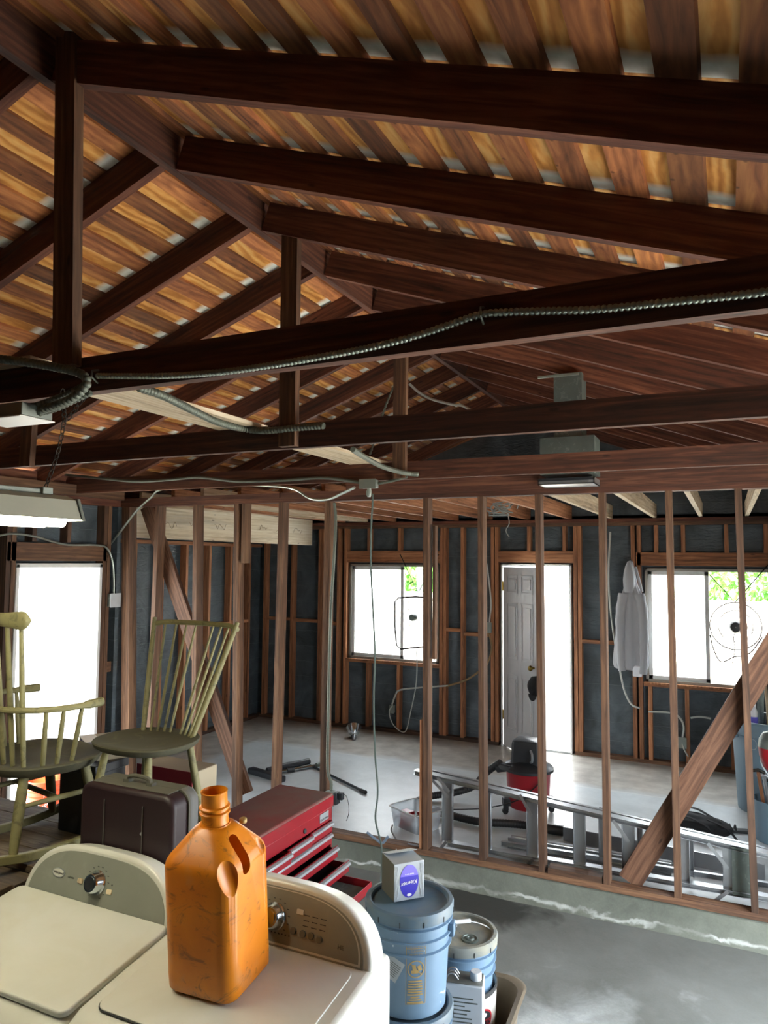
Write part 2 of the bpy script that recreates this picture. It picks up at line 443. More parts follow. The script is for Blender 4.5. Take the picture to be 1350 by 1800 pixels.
def wrap(bm, r, a0, z0):
    """bend a flat patch (x right, y up, z out) round a vertical cylinder at angle a0"""
    for v in bm.verts:
        a = a0+v.co.x/r; rr = r+v.co.z; v.co = V((rr*math.cos(a), rr*math.sin(a), z0+v.co.y))
# ================================================================== SETTING
XL, XR, XRG = -4.87, .95, -2.04     # left wall face, right wall face, ridge
YP, YB, ZF = 4.83, 8.0, -.155
bm = newbm(); add_box(bm, (XL-.2, -1.6, ZF-.15), (XR+.15, YP, ZF)); sobj('floor', bm, 'garage_concrete')
bm = newbm(); add_box(bm, (-5.8, YP+.015, -.3), (XR+.15, YB+.12, 0)); o = sobj('floor_slab', bm, 'slab_concrete')
bm = newbm()
pr = [(YP+.02, -.001), (YP-.005, -.012), (YP-.012, -.07), (YP-.03, -.13), (YP-.06, ZF+.001), (YP+.02, ZF-.02)]
N = 60; rows = []
for i in range(N+1):
    x = XL+(XR-XL)*i/N
    rows.append([bm.verts.new((x, y+random.uniform(-.006, .006)*(1 if 1 < j < 5 else 0), z)) for j, (y, z) in enumerate(pr)])
for a, b in zip(rows, rows[1:]):
    for j in range(len(pr)-1): bm.faces.new((a[j], b[j], b[j+1], a[j+1]))
sobj('trim_1', bm, 'curb_concrete', smooth=True)
# yard around the building
bm = newbm(); add_box(bm, (-20, -16, -.35), (20, 24, -.22)); sobj('ground', bm, 'yard_concrete')
# ---- back wall
wb = struct('wall_back', (0, YB, 0)); OB = (0, YB, 0)
W1 = (-4.26, -3.07, .84, 2.0); W2 = (-.78, .45, .82, 1.99); DR = (-2.31, -1.53, 0, 2.02)
bm = newbm()
def wall_panels(bm, x0, x1, z0, z1, y0, y1, holes):
    xs = sorted({x0, x1, *[h[0] for h in holes], *[h[1] for h in holes]})
    for a, b in zip(xs, xs[1:]):
        hz = sorted([(h[2], h[3]) for h in holes if h[0] <= a+1e-6 and h[1] >= b-1e-6]); z = z0
        for p, q in hz:
            if p > z: add_box(bm, (a, y0, z), (b, y1, p))
            z = q
        if z < z1: add_box(bm, (a, y0, z), (b, y1, z1))
wall_panels(bm, -5.65, XR+.15, 0, 2.55, .088, .12, [W1, W2, DR]); obj('building_paper', bm, 'black_paper', wb)
def stud(parent, x, z0, z1, y=YB, mat='orange_wood', w=.038, name='stud', o=OB, d=.088, tilt=0):
    return lumber(name, (x, y+d/2, z0), (x+tilt, y+d/2, z1), w, d, (1, 0, 0), mat, parent, o)
for x in (-5.50, -5.08, -4.67, -4.63, -4.40, -4.30, -3.03, -2.985, -2.77, -2.41, -2.36, -1.485, -1.44, -.89, -.83, .56, .62, .85):
    z1 = 2.435
    stud(wb, x+.0, .038, z1)
for x in (-3.98, -3.57): stud(wb, x, 2.165, 2.435, name='cripple'); stud(wb, x, .038, .80, name='cripple')
for x in (-1.99, -1.60): stud(wb, x, 2.165, 2.435, name='cripple')
for x in (-.66, -.40, 0.0, .35): stud(wb, x, 2.15, 2.435, name='cripple')
for x in (-.74, -.39, 0.02): stud(wb, x, .038, .78, name='cripple')
for a, b in ((-5.6, DR[0]-.03), (DR[1]+.03, XR)):
    lumber('bottom_plate', (a, YB+.044, .019), (b, YB+.044, .019), .088, .038, (0, 1, 0), 'framing_wood', wb, OB)
for z in (2.454, 2.492): lumber('top_plate', (-5.6, YB+.044, z), (XR, YB+.044, z), .088, .037, (0, 1, 0), 'framing_wood' if z < 2.47 else 'rafter_wood', wb, OB)
lumber('header', (-4.28, YB+.044, 2.09), (-3.05, YB+.044, 2.09), .14, .088, (0, 0, 1), 'orange_wood', wb, OB)
lumber('header', (-2.34, YB+.044, 2.10), (-1.50, YB+.044, 2.10), .13, .088, (0, 0, 1), 'orange_wood', wb, OB)
lumber('header', (-.86, YB+.044, 2.085), (.54, YB+.044, 2.085), .135, .088, (0, 0, 1), 'orange_wood', wb, OB)
lumber('rough_sill', (-4.28, YB+.044, .818), (-3.05, YB+.044, .818), .088, .036, (0, 1, 0), 'orange_wood', wb, OB)
lumber('rough_sill', (-.80, YB+.044, .797), (.54, YB+.044, .797), .088, .036, (0, 1, 0), 'orange_wood', wb, OB)
for a, b, z in ((-2.965, -2.79, 1.25), (-2.75, -2.43, 1.21), (-5.45, -5.10, 1.28), (-5.06, -4.69, 1.27), (-4.61, -4.42, 1.25), (-1.42, -.91, 1.2)):
    lumber('fire_block', (a, YB+.044, z), (b, YB+.044, z), .088, .038, (0, 1, 0), 'orange_wood', wb, OB)
# gable above the plate
bm = newbm(); add_prism(bm, [(XL-.4, 2.5), (XR+.4, 2.5), (XR+.4, 2.60), (XRG, 3.79), (XL-.4, 2.60)], 0, .03, frame_mat((0, .118, 0), (1, 0, 0), (0, 0, 1)))
obj('gable_sheathing', bm, 'black_paper', wb)
# windows
def window(name, x0, x1, z0, z1, xm):
    w = struct(name, (x0, YB, z0)); bm = newbm(); W, H = x1-x0, z1-z0
    for a, b, c, d in ((0, W, 0, .03), (0, W, H-.03, H), (0, .03, 0, H), (W-.03, W, 0, H)): add_box(bm, (a, .03, c), (b, .11, d))
    obj('window_frame', bm, 'alu_frame', w, bevel=.003, seg=1)
    bm = newbm(); m = xm-x0
    for a, b, c, d in ((.03, m+.02, .03, .07), (.03, m+.02, H-.07, H-.03), (.03, .07, .03, H-.03), (m-.02, m+.02, .03, H-.03)): add_box(bm, (a, .05, c), (b, .075, d))
    obj('sliding_sash', bm, 'white_paint', w, bevel=.003, seg=1)
    bm = newbm(); add_box(bm, (.06, .06, .06), (m-.01, .064, H-.06)); obj('screened_pane', bm, 'screened_glass', w)
    bm = newbm(); add_box(bm, (m+.01, .085, .03), (W-.03, .089, H-.03)); obj('clear_pane', bm, 'window_glass', w)
    bm = newbm(); add_box(bm, (-.02, -.012, -.018), (W+.02, .05, 0)); obj('window_sill', bm, 'orange_wood', w)
window('window_1', *W1, -3.55); window('window_2', *W2, -.19)
# back door
d1 = struct('door_1', (DR[0], YB, 0)); bm = newbm(); W = DR[1]-DR[0]
for a, b, c, d in ((0, .022, 0, 2.02), (W-.022, W, 0, 2.02), (0, W, 1.998, 2.02)): add_box(bm, (a, -.004, c), (b, .13, d))
obj('door_jamb', bm, 'white_paint', d1, bevel=.002, seg=1)
bm = newbm(); add_box(bm, (0, 0, -.004), (W, .14, .02)); obj('threshold', bm, 'aluminium', d1)
hinge = bpy.data.objects.new('door_leaf_hinge', None)
ang = R(-46); cz, sz = math.cos(ang), math.sin(ang)
def leafm(): return Matrix.Translation((.026, -.004, 0)) @ Matrix.Rotation(ang, 4, 'Z')
bm = newbm(); add_box(bm, (0, 0, .015), (.74, .035, 1.985))
for side in (0, 1):
    for (px0, px1) in ((.09, .33), (.41, .65)):
        for (pz0, pz1) in ((.22, .82), (.98, 1.60), (1.70, 1.90)):
            yy = -.009 if side == 0 else .044
            # raised moulding round a sunk panel
            t = .018
            for a, b, c, d in ((px0, px1, pz0, pz0+t), (px0, px1, pz1-t, pz1), (px0, px0+t, pz0, pz1), (px1-t, px1, pz0, pz1)):
                add_box(bm, (a, min(yy, .0175+(yy-.0175)*.9), c), (b, max(yy, .0175+(yy-.0175)*.9), d))
            add_box(bm, (px0+.045, min(yy, .0175), pz0+.045), (px1-.045, max(yy, .0175), pz1-.045))
bm.transform(leafm()); leaf = obj('door_leaf', bm, 'door_paint', d1, bevel=.003, seg=1)
bm = newbm(); kp = leafm() @ V((.67, -.05, .92)); add_lathe(bm, [(0, -.02), (.022, -.016), (.03, 0), (.022, .016), (.01, .022), (.01, .05)], 16, leafm() @ Matrix.Translation((.67, -.045, .95)) @ Matrix.Rotation(R(-90), 4, 'X'))
obj('door_knob', bm, 'brass', leaf, smooth=True)
for z in (.3, 1.72):
    bm = newbm(); add_box(bm, (.018, -.012, z), (.03, .004, z+.1)); add_tube(bm, [(.024, -.012, z), (.024, -.012, z+.1)], .006); obj('hinge', bm, 'brass', leaf)
# ---- alcove
wa = struct('wall_alcove', (-5.55, 6.4, 0)); OA = (-5.55, 6.4, 0)
bm = newbm(); add_box(bm, (-.12, 4.85-6.4, 0), (-.089, YB+.12-6.4, 2.55)); add_box(bm, (-.09, 4.80-6.4, 0), (XL+5.55, 4.84-6.4, 2.5)); obj('building_paper', bm, 'black_paper', wa)
for y in (4.95, 5.35, 5.73, 6.14, 6.53, 6.94, 7.35, 7.74):
    lumber('stud', (-5.594, y, .038), (-5.594, y, 2.2), .088, .038, (1, 0, 0), 'orange_wood', wa, OA)
lumber('top_plate', (-5.594, 4.86, 2.22), (-5.594, 8.0, 2.22), .088, .038, (1, 0, 0), 'orange_wood', wa, OA)
lumber('bottom_plate', (-5.594, 4.86, .019), (-5.594, 8.0, .019), .088, .038, (1, 0, 0), 'framing_wood', wa, OA)
for a, b in ((7.37, 7.72), (6.96, 7.33)): lumber('fire_block', (-5.594, a, 1.26), (-5.594, b, 1.26), .088, .038, (1, 0, 0), 'orange_wood', wa, OA)
bm = newbm(); add_box(bm, (-5.8, 4.7, 2.60), (XL-.2, YB+.2, 2.63)); o = sobj('ceiling_alcove', bm, 'dark_plank')
bm = newbm(); add_box(bm, (-5.74, 4.765, -.2), (XL-.09, 4.795, 2.6)); add_box(bm, (-5.74, 4.796, -.2), (-5.71, YB+.12, 2.6)); sobj('wall_siding', bm, 'stucco')
# ---- partition
wp = struct('wall_partition', (-2, YP, 0)); OP = (-2, YP, 0)
D = .088
def pstud(bx, tx, yb=1500, yt=880, w=.038, mat='framing_wood', name='stud', z0=.038, z1=2.497, by=None, ty=None):
    a = at(bx, by or yb, 'Y', YP); b = at(tx, ty or yt, 'Y', YP)
    # the pixel columns give the lean; the ends sit on the plates
    t0 = (z0-a.z)/(b.z-a.z); t1 = (z1-a.z)/(b.z-a.z)
    p = a.lerp(b, t0) if True else a; q = a+(b-a)*t1; p = a+(b-a)*t0
    return lumber(name, (p.x, YP+D/2, z0), (q.x, YP+D/2, z1), w, D, (1, 0, 0), mat, wp, OP)
for bx, tx in ((747, 748), (847, 844), (952, 945), (1066, 1057), (1190, 1175), (1324, 1298)): pstud(bx, tx, 1520)
for bx, tx, by in ((261, 277, 1260), (340, 343, 1260), (412, 415, 1260), (481, 494, 1360), (566, 575, 1380)): pstud(bx, tx, by=by, w=.042)
pstud(220, 221, by=1200, w=.09, name='corner_post', z0=ZF)
# sistered short pieces
a = at(426, 990, 'Y', YP); lumber('sister_block', (a.x, YP+.044, a.z), (a.x+.0, YP+.044, 2.497), .03, .088, (1, 0, 0), 'framing_wood', wp, OP)
a = at(741, 1266, 'Y', YP); lumber('sister_block', (a.x-.006, YP+.044, .038), (a.x-.006, YP+.044, a.z), .022, .07, (1, 0, 0), 'orange_wood', wp, OP)
a = at(757, 1160, 'Y', YP); lumber('sister_block', (a.x+.008, YP+.06, a.z), (a.x+.008, YP+.06, 2.3), .02, .05, (1, 0, 0), 'framing_wood', wp, OP)
lumber('bottom_plate', (XL, YP+.044, .019), (XR, YP+.044, .019), .088, .038, (0, 1, 0), 'framing_wood', wp, OP)
a = at(963, 1530, 'Y', YP); b = at(1058, 1545, 'Y', YP)
lumber('sill_block', (a.x, YP+.044, .057), (b.x, YP+.044, .057), .088, .038, (0, 1, 0), 'framing_wood', wp, OP)
for z, x0, x1 in ((2.516, XL, XR), (2.5545, XL, -3.2), (2.5545, -3.19, XR)): lumber('top_plate', (x0, YP+.044, z), (x1, YP+.044, z), .088, .038, (0, 1, 0), 'beam_wood', wp, OP)
def flat_brace(p, q, w, y):
    a = at(*p, 'Y', y); b = at(*q, 'Y', y); lumber('diagonal_brace', a, b, w, .038, (1, 0, 0), 'brace_wood', wp, OP)
flat_brace((432, 1395), (259, 890), .135, YP+.109)
a = at(1107, 1549, 'Y', YP+.109); b = at(1440, 1010, 'Y', YP+.109); b = a+(b-a)*((2.44-a.z)/(b.z-a.z))
if b.x > XR-.03: b = a+(b-a)*((XR-.03-a.x)/(b.x-a.x))
lumber('diagonal_brace', a, b, .14, .038, (1, 0, 0), 'brace_wood', wp, OP)
# flat blocks seen beyond the plate
lumber('blocking', (-2.6, YP+.02, 2.60), (XR, YP+.02, 2.60), .09, .038, (0, 0, 1), 'beam_wood', wp, OP)
# header beam over the alcove opening
o = tag(lumber('header_beam', (-4.83, YP+.09, 2.39), (-4.83, YB, 2.39), .32, .085, (0, 0, 1), 'white_header'), 'long whitewashed beam over the alcove opening, scribbled with charcoal', 'beam')
bm = newbm(); random.seed(3)
for k in range(7):
    y0 = .35+k*.38; zc = random.uniform(-.03, .02); pts = []
    for i in range(9): pts.append((.0432, 0, 0))
    pts = [V((zc+random.uniform(-.035, .035), .0435, y0+i*.028)) for i in range(8)]
    add_tube(bm, smoothpts(pts, 4), .0022, 4)
obj('charcoal_scribble', bm, 'ink_brown', o)
# local axes of the beam: x up, y across, z along
# ---- front-room left wall
wl = struct('wall_left', (XL, 3, 0)); OL = (XL, 3, 0)
DY = (3.80, 4.64, 2.0)
bm = newbm()
for a, b, c, d in ((-1.6, DY[0], ZF, 2.55), (DY[1], YP, ZF, 2.55), (DY[0], DY[1], DY[2], 2.55)): add_box(bm, (-.12, a-3, c), (-.089, b-3, d))
obj('building_paper', bm, 'black_paper', wl)
for y in (4.665, 4.71, 3.775, 3.73, 3.5, 3.1, 2.7, 2.3, 1.9, 1.5, 1.1, .7): lumber('stud', (XL-.044, y, ZF+.038), (XL-.044, y, 2.497), .088, .038, (1, 0, 0), 'framing_wood', wl, OL)
for y in (3.95, 4.28): lumber('cripple', (XL-.044, y, 2.17), (XL-.044, y, 2.497), .088, .038, (1, 0, 0), 'framing_wood', wl, OL)
lumber('header', (XL-.04, 3.72, 2.09), (XL-.04, 4.7, 2.09), .14, .08, (0, 0, 1), 'framing_wood', wl, OL)
for z in (2.516, 2.5545): lumber('top_plate', (XL-.044, -1.6, z), (XL-.044, YP+.08, z), .088, .038, (1, 0, 0), 'rafter_wood', wl, OL)
lumber('ledger', (XL+.02, -1.6, 2.6), (XL+.02, YP, 2.6), .09, .038, (0, 0, 1), 'framing_wood', wl, OL)
lumber('fire_block', (XL-.044, 4.73, 1.1), (XL-.044, 4.80, 1.1), .088, .038, (0, 0, 1), 'framing_wood', wl, OL)
d2 = struct('door_2', (XL, 4.22, ZF)); bm = newbm()
for a, b, c, d in ((-.42, -.39, 0, 2.15), (.39, .42, 0, 2.15), (-.42, .42, 2.12, 2.155)): add_box(bm, (-.13, a, c), (.004, b, d))
obj('door_jamb', bm, 'white_paint', d2, bevel=.003, seg=1)
bm = newbm(); add_box(bm, (-.13, -.42, -.0), (.0, .42, .025)); obj('threshold', bm, 'aluminium', d2)
# ---- right and rear walls (the side of the garage that lets the daylight in)
wr = struct('wall_right', (XR, 4, 0)); bm = newbm()
for a, b, c, d in ((-1.6, 2.2, ZF, 2.55), (4.4, YB+.12, ZF, 2.55), (2.2, 4.4, 2.05, 2.55)): add_box(bm, (.089, a-4, c), (.12, b-4, d))
obj('building_paper', bm, 'black_paper', wr)
for y in (4.44, 4.9, 5.3, 5.7, 6.1, 6.5, 6.9, 7.3, 7.7): lumber('stud', (XR+.044, y, .0), (XR+.044, y, 2.497), .088, .038, (1, 0, 0), 'framing_wood', wr, (XR, 4, 0))
lumber('top_plate', (XR+.044, -1.6, 2.53), (XR+.044, YB, 2.53), .088, .07, (1, 0, 0), 'framing_wood', wr, (XR, 4, 0))
bm = newbm(); add_box(bm, (XL-.1, -1.72, ZF), (XR+.12, -1.6, 2.55)); add_prism(bm, [(XL-.5, 2.5), (XR+.5, 2.5), (XR+.5, 2.64), (XRG, 3.80), (XL-.5, 2.64)], 0, .03, frame_mat((0, -1.6, 0), (1, 0, 0), (0, 0, 1))); sobj('wall_front', bm, 'dark_plank')
# ---- roof
SL = .36; CEIL = struct('ceiling', (XRG, 3, 3.6)); OC = (XRG, 3, 3.6)
def rz(x): return 3.655-SL*abs(x-XRG)          # rafter underside
YE = 7.45
lumber('ridge_board', (XRG, -1.6, 3.74), (XRG, YE, 3.74), .19, .038, (0, 0, 1), 'beam_wood', CEIL, OC)
n = V((SL, 0, 1)).normalized()
def rafter(y, side, x1=None, mat='rafter_wood', name='rafter'):
    x0 = XRG+side*.02; x1 = x1 if x1 is not None else (XR+.35 if side > 0 else XL-.35)
    up = V((side*SL, 0, 1)).normalized()
    a = V((x0, y, rz(x0)))+up*.07; b = V((x1, y, rz(x1)))+up*.07
    lumber(name, a, b, .14, .038, up, mat, CEIL, OC)
k = -5
while 1.60+.6096*k < YE:
    y = 1.60+.6096*k; rafter(y, -1)
    if y+.05 < 8.0: rafter(y+.05, 1)
    k += 1
rafter(7.9, 1, mat='orange_wood'); rafter(7.9, -1, mat='orange_wood')
for s_ in (-1, 1):     # hip rafters beyond the end of the ridge
    lumber('rafter', (XRG, YE, 3.66), (XRG+s_*2.2, 8.0, rz(XRG+2.2)+.05), .13, .038, (0, 0, 1), 'rafter_wood', CEIL, OC)
# spaced roof boards and the plywood above them
for s_ in (-1, 1):
    up = V((s_*SL, 0, 1)).normalized(); dn = V((s_, 0, -SL)).normalized()
    top = V((XRG, 0, 3.655+.140*math.sqrt(1+SL*SL)))
    P = .170; L = 3.45; i = 0
    while i*P < L:
        c = top+dn*(.045+i*P)+up*.0095
        bmw = .086+random.uniform(-.008, .008)
        o_ = V((c.x, -1.6, c.z)); bm = newbm(); add_box(bm, (-bmw/2, 0, -.0095), (bmw/2, 9.75, .0095))
        m = Matrix((dn*s_, V((0, 1, 0)), up)).transposed()
        obj('roof_board', bm, 'board_wood', CEIL, loc=o_-V(OC), rot=m.to_quaternion()); i += 1
    bm = newbm(); add_box(bm, (0, 0, 0), (L+.1, 9.75, .012))
    m = Matrix((dn, V((0, 1, 0)), up*1)).transposed() if s_ > 0 else Matrix((-dn, V((0, 1, 0)), up)).transposed()
    if s_ < 0: bm.transform(Matrix.Translation((-(L+.1), 0, 0)))
    c = top+up*.0195; obj('plywood_sheet', bm, 'roof_plywood', CEIL, loc=V((c.x, -1.6, c.z))-V(OC), rot=m.to_quaternion())
lumber('ridge_cap', (XRG, -1.7, 3.858), (XRG, 8.2, 3.858), .16, .05, (1, 0, 0), 'dark_plank', CEIL, OC)
# frieze blocking closes the eaves between the plates and the sheathing
for x in (XL-.10, XR+.115):
    lumber('frieze_block', (x, -1.6, 2.65), (x, YB+.1, 2.65), .16, .03, (0, 0, 1), 'rafter_wood', CEIL, OC)
# ceiling joists of the rear room, running front to back
for px, mt in ((600, 'orange_wood'), (640, 'pale_wood'), (690, 'orange_wood'), (745, 'orange_wood'), (800, 'orange_wood'), (860, 'orange_wood'), (927, 'orange_wood'), (1000, 'orange_wood'), (1072, 'pale_wood'), (1150, 'pale_wood'), (1232, 'pale_wood'), (1313, 'pale_wood'), (1398, 'pale_wood')):
    x = at(px, 905, 'Y', 8).x
    lumber('joist', (x, YP+.1, 2.585), (x, YB+.08, 2.585), .14, .036, (0, 0, 1), mt, CEIL, OC)
lumber('joist', (-4.74, YP+.1, 2.575), (-4.1, YB+.0, 2.575), .12, .036, (0, 0, 1), 'pale_wood', CEIL, OC)
# ================================================================== BEAMS AND POSTS
def tie(y, label, x0=XL-.1, x1=XR+.1, h=.115, z=2.575, sag=0):
    o = lumber('tie_beam', (x0, y+.019, z+h/2), (x1, y+.019, z+h/2), h, .038, (0, 0, 1), 'beam_wood')
    return tag(o, label, 'beam')
tie(1.66, 'nearest dark tie beam crossing the whole view, with the ribbed conduit on its face')
tie(2.90, 'middle horizontal tie beam, second one back, under the two tall posts')
tie(4.30, 'farthest tie beam, carrying the small junction box just above the stud wall')
def post(y, px, x0z, z1, label, w=.089, mat='framing_wood', z0=2.66):
    a = at(px[0], px[1], 'Y', y); b = at(px[2], px[3], 'Y', y)
    return tag(lumber('wood_post', (a.x, y-.02, z0), (b.x, y-.02, z1), w, .038, (1, 0, 0), mat), label, 'post')
post(1.66, (127, 630, 130, 100), 0, 3.80, 'tall dark post from the nearest tie beam up to the ridge')
post(2.90, (512, 740, 517, 380), 0, 3.73, 'brown post at mid-view between middle tie beam and ridge', z0=2.58)
post(4.30, (705, 815, 708, 540), 0, 3.66, 'brown post on the farthest tie beam, right of centre', z0=2.58)
post(2.90, (53, 800, 67, 590), 0, 3.16, 'short dark web post at the left, behind the grey box', z0=2.57)
o = lumber('wood_plank', (-2.17, 1.62, 2.70), (-2.17, 4.5, 2.70), .235, .02, (1, 0, 0), 'pale_wood')
tag(o, 'pale weathered plank lying flat across the tops of the tie beams', 'plank')
# ================================================================== ELECTRICAL
def cable(name, pts, r, mat, label, cat, flex=0, n=8, depth=.14, group=None, parts=None):
    bm = newbm()
    if flex: flex_tube(bm, pts, r, flex, depth, n)
    else: add_tube(bm, smoothpts(pts, 8), r, n)
    return tag(obj(name, bm, mat, smooth=not flex or True), label, cat, group)
yf = 1.645
px = [(1420, 500), (1340, 514), (1250, 524), (1150, 534), (1050, 544), (950, 547), (890, 549), (845, 553), (790, 571), (730, 591), (650, 611), (560, 628), (470, 643), (380, 655), (280, 661), (170, 661)]
c1 = cable('flexible_conduit', [at(x, y, 'Y', yf) for x, y in px], .0098, 'conduit_metal', 'long ribbed metal conduit strapped to the face of the nearest tie beam', 'conduit', flex=.0125, depth=.36, n=12)
for q in ((848, 552), (168, 660)):
    p = at(*q, 'Y', yf); bm = newbm(); add_tube(bm, [p+V((0, .012, .02)), p+V((0, -.014, .012)), p+V((0, -.016, -.008)), p+V((0, .01, -.022))], .003, 6); obj('strap', bm, 'box_metal', c1)
def dp(x, y, Y): return at(x, y, 'Y', Y)
cable('flexible_conduit', [dp(-90, 615, 1.52), dp(-20, 628, 1.55), dp(40, 636, 1.57), dp(95, 645, 1.58), dp(140, 656, 1.585), dp(153, 672, 1.585), dp(140, 690, 1.58), dp(115, 706, 1.58), dp(70, 722, 1.585)], .0145, 'dull_conduit', 'thick ribbed conduit looping down from the left edge into the grey box', 'conduit', flex=.016, depth=.3, n=12)
cable('flexible_conduit', [dp(150, 676, 1.60), dp(128, 688, 1.60), dp(92, 703, 1.60), dp(52, 716, 1.60), dp(35, 716, 1.60)], .011, 'dull_conduit', 'upper of the two inner conduits bending into the left grey box', 'conduit', flex=.014, depth=.3)
cable('flexible_conduit', [dp(160, 690, 1.63), dp(130, 704, 1.62), (dp(98, 718, 1.61)), dp(68, 727, 1.605)], .011, 'dull_conduit', 'lowest thin conduit curling under the nearest beam into the grey box', 'conduit', flex=.014, depth=.3)
cable('flexible_conduit', [at(243, 681, 'Z', 2.668), at(290, 697, 'Z', 2.668), at(340, 722, 'Z', 2.668), at(385, 743, 'Z', 2.668), dp(430, 754, 2.865), dp(470, 757, 2.86), dp(520, 752, 2.86), dp(570, 748, 2.86)], .017, 'dull_conduit', 'thick conduit lying along the pale plank and ending at the middle tie beam', 'conduit', flex=.018, depth=.25, n=12)
cable('flexible_conduit', [dp(620, 790, 3.3), dp(640, 803, 3.6), dp(672, 820, 3.9), dp(710, 831, 4.2), dp(735, 834, 4.27)], .016, 'dull_conduit', 'open ended conduit dropping from the plank beside the small junction box', 'conduit', flex=.016, depth=.1)
yf3 = 4.285
cable('flexible_conduit', [dp(0, 845, yf3), dp(20, 834, yf3), dp(55, 831, yf3), dp(110, 834, yf3), dp(180, 841, yf3), dp(240, 846, yf3), dp(300, 843, yf3), dp(350, 839, yf3), dp(420, 846, yf3), dp(500, 844, yf3), dp(570, 840, yf3), dp(632, 848, yf3)], .011, 'dull_conduit', 'thin conduit running along the farthest tie beam to its junction box', 'conduit', flex=.02, depth=.1)
cable('flexible_conduit', [dp(665, 850, yf3), dp(690, 845, yf3), dp(716, 838, yf3)], .010, 'dull_conduit', 'short conduit leaving the right side of the small junction box', 'conduit', flex=.02, depth=.1)
cable('flexible_conduit', [dp(623, 857, 4.30), dp(600, 868, 4.45), dp(575, 878, 4.6), dp(545, 876, 4.7), dp(505, 857, 4.75), dp(400, 853, 4.76), dp(290, 859, 4.78), dp(265, 875, 4.79), dp(240, 898, 4.79), dp(215, 930, 4.80), dp(192, 960, 4.80)], .010, 'conduit_metal', 'light cable drooping below the farthest beam and running left to the doorway', 'cable', flex=.02, depth=.1)
cable('flexible_conduit', [at(x, y, 'X', XL+.012) for x, y in ((-60, 955), (0, 941), (25, 938), (60, 943), (115, 957), (165, 958), (187, 963), (197, 985), (200, 1015), (200, 1045))], .009, 'conduit_metal', 'metal clad cable crossing above the left doorway down to the wall box', 'cable', flex=.02, depth=.1)
cable('flexible_conduit', [dp(588, 884, 4.82), dp(590, 920, 4.82), dp(586, 1000, 4.82), dp(582, 1060, 4.82), dp(579, 1160, 4.82), dp(577, 1260, 4.82), dp(576, 1350, 4.82), dp(582, 1375, 4.815), dp(582, 1392, 4.815)], .012, 'dull_conduit', 'vertical ribbed conduit following the stud above the red tool chest', 'conduit', flex=.02, depth=.12)
cable('spring_cable', [dp(692, 680, 5.2), dp(683, 700, 5.2), dp(674, 725, 5.2), dp(667, 748, 5.2), dp(650, 800, 5.2)], .011, 'dull_conduit', 'thin coiled cable dangling behind the farthest post', 'cable', flex=.03, depth=.5)
cable('loose_cable', [dp(720, 675, 5.2), dp(737, 690, 5.2), dp(760, 702, 5.2), dp(795, 711, 5.2), dp(815, 714, 5.2), dp(840, 730, 5.2)], .010, 'cable_white', 'short whitish cable end hanging loose right of the farthest post', 'cable')
# junction boxes
jb = thing('junction_box', 'large open grey metal box hung under the nearest beam at the left', 'electrical box', at(35, 722, 'Y', 1.6)); bm = newbm()
jc = at(38, 720, 'Y', 1.60)
bm = newbm(); add_box(bm, (-.13, -.06, -.03), (.085, .055, .012)); obj('box_body', bm, 'box_metal', jb, bevel=.003)
bm = newbm(); add_box(bm, (-.14, -.07, -.036), (.09, .062, -.031)); obj('cover_plate', bm, 'white_paint', jb, bevel=.002)
def small_box(c, s, label, cat='electrical box', mat='box_metal', knock=True):
    t = thing('junction_box', label, cat, c); bm = newbm(); add_box(bm, [-x/2 for x in s], [x/2 for x in s]); obj('box_body', bm, mat, t, bevel=.004)
    bm = newbm(); add_box(bm, (-s[0]/2-.004, -s[1]/2-.004, -s[2]/2-.004), (s[0]/2+.004, -s[1]/2, s[2]/2+.004)); obj('cover_plate', bm, mat, t, bevel=.001)
    return t
t = small_box(dp(649, 851, 4.27), (.115, .05, .055), 'small metal junction box with a hanging cord under the farthest beam')
bm = newbm(); add_lathe(bm, [(.012, -.085), (.018, -.07), (.018, -.05), (.013, -.03), (.013, -.02)], 12, cap0=True); obj('cord_grip', bm, 'box_metal', t, smooth=True)
b_ = at(200, 1055, 'X', XL+.02); t = thing('junction_box', 'square metal switch box on the post right of the left doorway', 'electrical box', b_); bm = newbm(); add_box(bm, (-.03, -.055, -.055), (.02, .055, .055)); obj('box_body', bm, 'box_metal', t, bevel=.004)
bm = newbm(); add_box(bm, (.02, -.06, -.06), (.024, .06, .06)); obj('cover_plate', bm, 'can_white', t, bevel=.001)
t = thing('outlet_box', 'metal outlet box on the stud behind the red tool chest, charger plugged in', 'outlet', dp(583, 1402, 4.80)); bm = newbm(); add_box(bm, (-.045, -.02, -.055), (.03, .03, .045)); obj('box_body', bm, 'box_metal', t, bevel=.004)
bm = newbm(); add_box(bm, (.03, -.03, -.04), (.055, .03, .045)); obj('socket_block', bm, 'black_plastic', t, bevel=.003)
t = thing('phone_charger', 'small black charger with a short dangling cord beside the metal outlet', 'charger', dp(597, 1399, 4.80)); bm = newbm(); add_box(bm, (-.005, -.02, -.025), (.03, .02, .025)); obj('plug_body', bm, 'black_plastic', t, bevel=.004)
bm = newbm(); add_tube(bm, smoothpts([V(q)-dp(597, 1399, 4.80) for q in (dp(603, 1395, 4.80), dp(609, 1400, 4.80), dp(613, 1415, 4.80), dp(613, 1430, 4.80), dp(609, 1443, 4.80))], 6), .0025, 6); obj('cord', bm, 'black_plastic', t)
